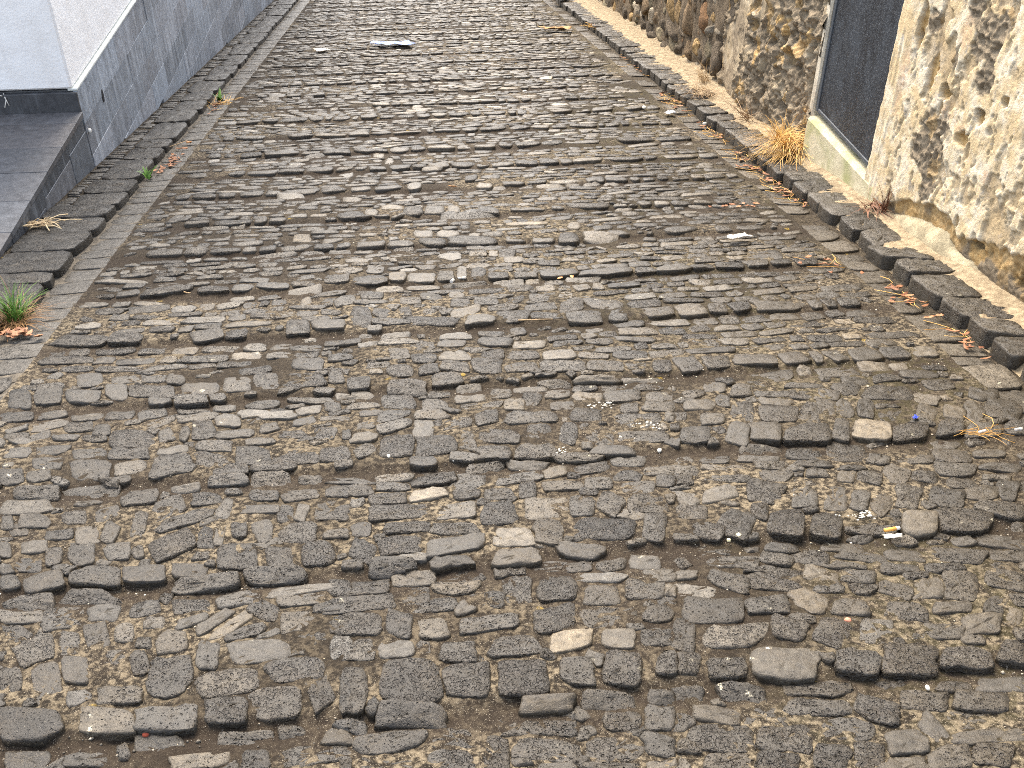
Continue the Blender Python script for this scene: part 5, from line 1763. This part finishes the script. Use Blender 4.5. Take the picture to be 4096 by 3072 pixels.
# dry leaves and straw swept along both kerbs
def heap(name, x, y, n_, sx, sy, h, lab, straw=0, sz=(.025, .06)):
    t = empty(name, (x, y, gz(x, y, h))); tag(t, lab, 'dry leaves')
    for q in range(n_):
        leaf('leaf', t, x + rng.normal(0, sx), y + rng.normal(0, sy), h + rng.uniform(0, .006), rng.uniform(*sz), rng.uniform(.008, .020), rng.uniform(0, 6.28), M_DEAD, rng.random(), .5, .2)
    if straw:
        mb = MB()
        for q in range(straw):
            a = rng.normal(1.6, .9); L = rng.uniform(.05, .16)
            p = np.array([x + rng.normal(0, sx), y + rng.normal(0, sy * 1.2), 0]); pts = []
            for k in range(4):
                pts.append((p[0], p[1], gz(p[0], p[1], h + .003 + .004 * rng.random()))); a += rng.normal(0, .3)
                p = p + np.array([math.cos(a), math.sin(a), 0]) * L / 3
            v, f = tube(pts, .0014, 4); mb.add(v, f, [rng.uniform(.1, 1), 0, 0, 0])
        mb.build('straw', M_STRAW, t)
    return t
heap('leaf_litter', -1.53, 6.10, 34, .025, .16, -.022, 'line of reddish dry leaves along the left kerb past the green weed', 0)
heap('leaf_litter', -1.53, 7.75, 16, .025, .16, -.022, 'few dry leaves in the left gutter beside the weed with dry stalks', 6)
heap('leaf_litter', 1.935, 7.35, 16, .035, .14, -.018, 'dry leaves caught in the right gutter below the withered weed', 26)
heap('leaf_litter', 1.945, 6.35, 8, .025, .22, -.018, 'straw and leaf bits in the right gutter below the twiggy weed', 26)
heap('leaf_litter', 1.945, 5.40, 26, .025, .22, -.018, 'reddish leaves in the right gutter below the golden dry grass', 26)
heap('leaf_litter', 1.95, 4.85, 16, .02, .10, -.018, 'dry leaves in the right gutter below the threshold', 14)
heap('leaf_litter', 1.93, 3.36, 18, .03, .07, -.016, 'scatter of leaf bits in the gutter beside the pale stones of the right kerb', 10)
heap('leaf_litter', 1.955, 2.92, 12, .015, .07, -.018, 'tan leaf bits in the right gutter nearest to the camera', 5)
heap('leaf_litter', 1.58, 4.62, 9, .08, .02, .004, 'pinkish leaf crumbs on the cobbles left of the right gutter', 0, (.02, .045))
heap('leaf_litter', 1.72, 3.72, 10, .05, .06, .006, 'orange leaf crumbs on the cobbles between white paper and kerb', 4, (.02, .045))
heap('leaf_litter', 2.02, 11.4, 6, .04, .12, .03, 'pile of pale straw on the far right kerb', 40)
heap('leaf_litter', 1.97, 9.0, 10, .03, .25, -.015, 'orange leaves in the far right gutter beside the rubble wall', 8)
t = empty('straw_wisp', (1.62, 2.26, gz(0, 2.26, .01))); tag(t, 'loose wisp of yellow straw lying on the cobbles at the right edge', 'straw')
mb = MB()
for q in range(13):
    a = rng.normal(.15, .5); L = rng.uniform(.06, .16); p = np.array([1.60 + rng.normal(0, .03), 2.25 + rng.normal(0, .012)]); pts = []
    for k in range(5):
        pts.append((p[0], p[1], gz(p[0], p[1], .014 + .006 * rng.random()))); a += rng.normal(0, .45); p = p + np.array([math.cos(a), math.sin(a)]) * L / 4
    v, f = tube(pts, .0009, 4); mb.add(v, f, [rng.uniform(.1, .7), 0, 0, 0])
mb.build('stalks', M_STRAW, t)
# straw ball on the left pavement
t = empty('straw_bundle', (-1.88, 4.74, gz(0, 4.74, .02))); tag(t, 'flattened tan leaf with loose stalks lying on the left pavement', 'dry leaf')
mb = MB()
for q in range(70):
    a = rng.normal(.1, .35) + (math.pi if rng.random() < .5 else 0); L = rng.uniform(.03, .075) if q < 64 else .15
    p = np.array([-1.89 + rng.normal(0, .028), 4.76 + rng.normal(0, .030)]); pts = []
    for k in range(4):
        pts.append((p[0], p[1], gz(p[0], p[1], .021 + .010 * rng.random() + .010 * math.sin(k)))); a += rng.normal(0, .3); p = p + np.array([math.cos(a), math.sin(a)]) * L / 3
    v, f = tube(pts, .0022 if q < 62 else .003, 4); mb.add(v, f, [rng.uniform(.2, 1) if q < 62 else 1, 0, 0, 0])
mb.build('stalks', mat_leafy('tan_fibre', (.24, .15, .07), (.58, .46, .28)), t)

# ------------------------------------------------------------------ litter
m_paper = plain('white_paper', (.50, .47, .42), .7, .3, .06, 40)
m_blue = NT('blue_plastic', .6, .3); m_blue.color(m_blue.mix(m_blue.mapr(m_blue.noise(14, 4), .4, .65), (.13, .20, .48), (.30, .40, .66))); m_blue.bump(m_blue.noise(38, 4), .02, .7); m_blue = m_blue.m
m_filter = plain('orange_filter', (.72, .36, .08), .7, .3, .12, 200)
m_bluep = plain('blue_paint', (.02, .05, .42), .4)
m_lime = plain('chalk_white', (.50, .48, .42), .9, .2, .1, 80)
m_yel = plain('pale_crumb', (.66, .60, .36), .9, .2, .1, 80)
m_red = plain('brick_red', (.26, .055, .030), .8, .2, .2, 80)
m_peach = plain('peach_leaf', (.60, .30, .13), .7, .2, .2, 60)
m_tan = plain('tan_leaf', (.30, .175, .075), .7, .2, .3, 40)

def sheet(name, x, y, h, w, d, ang, mat, lab, cat, crump=.01, n=9, irregular=.12, thick=.0006, seed=0):
    """a crumpled piece of film or paper with a ragged outline"""
    u = np.linspace(-1, 1, n); A_, B_ = np.meshgrid(u, u, indexing='ij')
    r = np.maximum(np.abs(A_), np.abs(B_)); th = np.arctan2(B_, A_)
    k = 1 + irregular * (np.sin(th * 2 + seed) * .6 + np.sin(th * 3 + 1.7 * seed) * .6 + np.sin(th * 5 + seed * 2.3) * .4)
    px, py = A_ * k * w / 2, B_ * k * d / 2
    pz = crump * (fbm(A_ * 2.1 + seed, B_ * 2.1, 701 + seed, 3) * 1.6) + crump * .5 * np.abs(np.sin(A_ * 3 + B_ * 2 + seed))
    c, s_ = math.cos(ang), math.sin(ang)
    X_, Y_ = x + px * c - py * s_, y + px * s_ + py * c
    base = np.stack([X_, Y_, h + pz - SLOPE * Y_], -1).reshape(-1, 3)
    top = base.copy(); top[:, 2] += thick
    F = grid_faces(n, n).tolist(); N = n * n
    Fa = [[q + N for q in f] for f in F] + [f[::-1] for f in F]
    rim = [i * n for i in range(n)] + [(n - 1) * n + j for j in range(1, n)] + [i * n + n - 1 for i in range(n - 2, -1, -1)] + [j for j in range(n - 2, 0, -1)]
    for a, b in zip(rim, rim[1:] + rim[:1]): Fa.append([a, b, b + N, a + N])
    o = mesh_obj(name, np.concatenate([base, top]), Fa, mat, loc=(x, y, h - SLOPE * y))
    return tag(o, lab, cat)

def pellet(name, x, y, h, r, mat, lab, cat, stretch=(1, 1, .7), seed=0, group=None):
    V, F = ICO2
    g = np.random.default_rng(seed + 900)
    p = V * (1 + .25 * (fbm(V[:, 0] * 2 + seed, V[:, 1] * 2 + V[:, 2], 801, 2) - .5))[:, None] * np.array(stretch) * r
    a = g.uniform(0, 6.28)
    p = np.column_stack([p[:, 0] * math.cos(a) - p[:, 1] * math.sin(a), p[:, 0] * math.sin(a) + p[:, 1] * math.cos(a), p[:, 2]])
    return tag(mesh_obj(name, p + (x, y, h + r * stretch[2] * .7 - SLOPE * y), F, mat, loc=(x, y, h - SLOPE * y)), lab, cat, group)

def butt(x, y, h, L, r, ang, split, lab, m1, m2):
    d = np.array([math.cos(ang), math.sin(ang)])
    P = lambda s: (x + d[0] * L * (s - .5), y + d[1] * L * (s - .5), h + r - SLOPE * (y + d[1] * L * (s - .5)))
    t = empty('cigarette_butt', (x, y, h - SLOPE * y)); tag(t, lab, 'cigarette butt')
    v, f = tube([P(0), P(.02), P(split)], [r * .9, r, r], 12); mesh_obj('filter', v, f, m1, t)
    v, f = tube([P(split), P(.97), P(1.0)], [r * 1.02, r * 1.02, r * .8], 12); mesh_obj('paper', v, f, m2, t)
    return t

sheet('plastic_scrap', -.20, 10.52, .016, .36, .24, .1, m_blue, 'crumpled pale blue plastic scrap lying far down the street', 'plastic scrap', .018, 13, .22, seed=3)
sheet('plastic_scrap', -.91, 10.3, .014, .14, .16, .4, m_paper, 'small crumpled clear plastic bit left of the blue scrap', 'plastic scrap', .008, 9, .2, seed=5)
sheet('paper_scrap', 1.445, 4.10, .020, .105, .050, .30, m_paper, 'torn strip of white paper on the cobbles near the right kerb', 'paper', .010, 9, .14, seed=2)
butt(1.150, 1.800, .016, .043, .0052, .14, .74, 'orange tipped cigarette butt lying above a white paper shred', m_filter, m_paper)
sheet('paper_shred', 1.140, 1.775, .012, .052, .014, .05, m_paper, 'white paper shred lying just below the orange cigarette butt', 'paper', .006, 7, .1, seed=4)
butt(1.752, 2.26, .010, .024, .0048, .1, .5, 'short white cigarette stub at the right edge of the cobbles', m_paper, m_paper)
butt(1.632, 2.252, .016, .026, .0045, .3, .5, 'white cigarette filter lying in the wisp of yellow straw', m_paper, m_paper)
butt(.150, 3.765, .010, .032, .0052, .03, .5, 'white cigarette filter lying flat in the middle of the street', m_paper, m_paper)
butt(.108, 3.735, .008, .020, .0075, 1.1, .5, 'stubby white filter left of the flat white filter', m_paper, m_paper)
butt(-1.52, 6.62, -.022, .035, .0055, .5, .8, 'orange cigarette end in the left gutter above the leaves', m_peach, m_peach)
sheet('blue_wrapper', 1.48, 2.368, .008, .022, .016, .6, m_bluep, 'tiny dark blue wrapper shred on the cobbles on the right', 'wrapper', .008, 7, .25, seed=7)
sheet('dry_leaf', 1.545, 11.2, .016, .24, .20, .2, m_tan, 'star shaped tan leaf far down the street on the right', 'dry leaf', .03, 13, .42, seed=9)
sheet('cardboard_shred', 1.97, 13.9, .03, .32, .25, .3, m_paper, 'curled beige shred at the far end of the right kerb', 'scrap', .05, 9, .3, seed=11)
pellet('white_pebble', 1.645, 7.06, .008, .019, m_lime, 'oval white pebble on the cobbles below the withered weed', 'pebble', (1.2, .9, .6), 1)
sheet('foil_scrap', 1.775, 6.83, .004, .07, .06, .2, plain('silver_foil', (.62, .66, .72), .3, .5, .15), 'bluish foil scrap beside the right gutter', 'foil', .02, 7, .2, seed=6)
pellet('white_pebble', 1.955, 6.55, -.014, .015, m_lime, 'round white pebble in the right gutter among straw', 'pebble', (1, 1, .9), 2)
for q, (x, y) in enumerate(((.76, 1.833), (.73, 1.818))):
    v, f = box(-.005, .005, -.005, .005, 0, .008, b=.0012)
    a = .5 + q; v = np.array(v); v = np.column_stack([v[:, 0] * math.cos(a) - v[:, 1] * math.sin(a), v[:, 0] * math.sin(a) + v[:, 1] * math.cos(a), v[:, 2]])
    s_ = (1.15, .85)[q]
    tag(mesh_obj('crumb', v * s_ + (x, y, .004 - SLOPE * y), f, m_yel, smooth=False, loc=(x, y, .004 - SLOPE * y)),
        ('larger pale yellow crumb of the pair on the right cobbles', 'smaller pale yellow crumb of the pair on the right cobbles')[q], 'crumb')
for q, (x, y, lab) in enumerate(((.56, 3.70, 'left one of two peach coloured leaf flakes on the cobbles'), (.61, 3.71, 'right one of two peach coloured leaf flakes on the cobbles'), (.17, 5.17, 'orange leaf flake in the middle of the street'))):
    o = leaf('leaf_flake', None, x, y, .014, .030 if q < 2 else .055, .016, .6 + q, m_peach, .5, .4, .2); tag(o, lab, 'leaf flake')
pellet('brick_chip', .300, 1.352, -.012, .0085, m_red, 'dark red brick chip below the large porous cobbles', 'brick chip', (1.1, .7, .7), 3)
pellet('brick_chip', -.612, 1.318, -.006, .008, m_red, 'reddish pebble in the dirt at the lower left', 'pebble', (.8, 1, .8), 4)
pellet('brick_chip', .912, 1.492, -.004, .0085, plain('pink_brick', (.42, .17, .11), .85), 'pinkish brick chip between cobbles at the lower right', 'brick chip', (1, .9, .8), 5)
for q, (x, y, r, lab) in enumerate(((-.14, 2.345, .0065, 'white chip under the two large porous stones'), (-.565, 2.33, .0090, 'angular white chip in the dirt on the left'), (.70, 1.418, .005, 'small white chip above the brown flat stone'), (.995, 1.272, .006, 'cream coloured shell chip in the grit at the lower right'),
                                    (.05, 2.30, .005, 'lone white chip near the middle of the street'), (.66, 2.29, .008, 'chalky white lump at the foot of the brown stones'), (-.245, 1.16, .006, 'white chip close to the bottom edge'), (.185, 1.08, .0075, 'white shell chip close to the bottom edge'))):
    pellet('white_chip', x, y, -.004 if q % 2 else .002, r, m_lime, lab, 'stone chip', (1.2, .8, .6), 10 + q)
def splash(x, y, h, n_, sx, sy, lab, seed):
    g = np.random.default_rng(seed)
    t = empty('bird_dropping', (x, y, h - SLOPE * y)); tag(t, lab, 'bird dropping')
    mb = MB()
    for q in range(n_):
        r = g.uniform(.0012, .0040); a, b = x + g.normal(0, sx), y + g.normal(0, sy)
        V, F = ICO1
        mb.add(V * (r * 1.5, r, r * .2) + (a, b, float(stone_h(np.array([a]), np.array([b]))) + h - SLOPE * b), F)
    mb.build('spatter', m_lime, t)
splash(.545, 2.585, .008, 30, .026, .018, 'thick white splash between cobbles beside the light grey stone', 1)
splash(.36, 2.305, .002, 22, .020, .010, 'smaller white splash in the dirt trough', 2)
splash(1.11, 1.875, .010, 26, .026, .009, 'white splash across a dark stone above the cigarette butt', 3)
splash(.66, 2.42, .010, 24, .03, .012, 'white splash on a dark stone right of the thick splash', 4)
for (pts, lab) in (((( .34, 3.285), (.40, 3.275), (.47, 3.262)), 'thin pale twig lying on the cobbles in the middle'), (((-1.57, 6.30), (-1.52, 6.36), (-1.48, 6.43)), 'dark twig sticking out of the left gutter leaves'), (((-1.00, 3.76), (-.985, 3.74), (-.965, 3.725)), 'short brown stick on the cobbles at the left')):
    P_ = [(x, y, .014 + (.02 if x < -1.2 else 0) - SLOPE * y + .004 * k) for k, (x, y) in enumerate(pts)]
    v, f = tube(P_, [.0028, .0026, .0018], 6)
    mt = MB(); mt.add(v, f, [.6 if x > -1.2 else .05, 0, 0, 0])
    tag(mt.build('twig', mat_leafy('twig_wood', (.10, .06, .035), (.48, .34, .18))), lab, 'twig')
# pale root hanging over the skirting
mb = MB()
for pts in ([(-2.36, 5.99, -.515), (-2.345, 5.958, -.535), (-2.335, 5.955, -.575)], [(-2.345, 5.958, -.545), (-2.36, 5.953, -.585)], [(-2.40, 5.97, -.513), (-2.36, 5.96, -.52)]):
    v, f = tube(pts, [.0035, .003, .002][:len(pts)], 5); mb.add(v, f, [.9, 0, 0, 0])
tag(mb.build('root', mat_leafy('pale_root', (.4, .38, .33), (.66, .64, .58))), 'pale dry root hanging over the dark skirting of the white house', 'root')
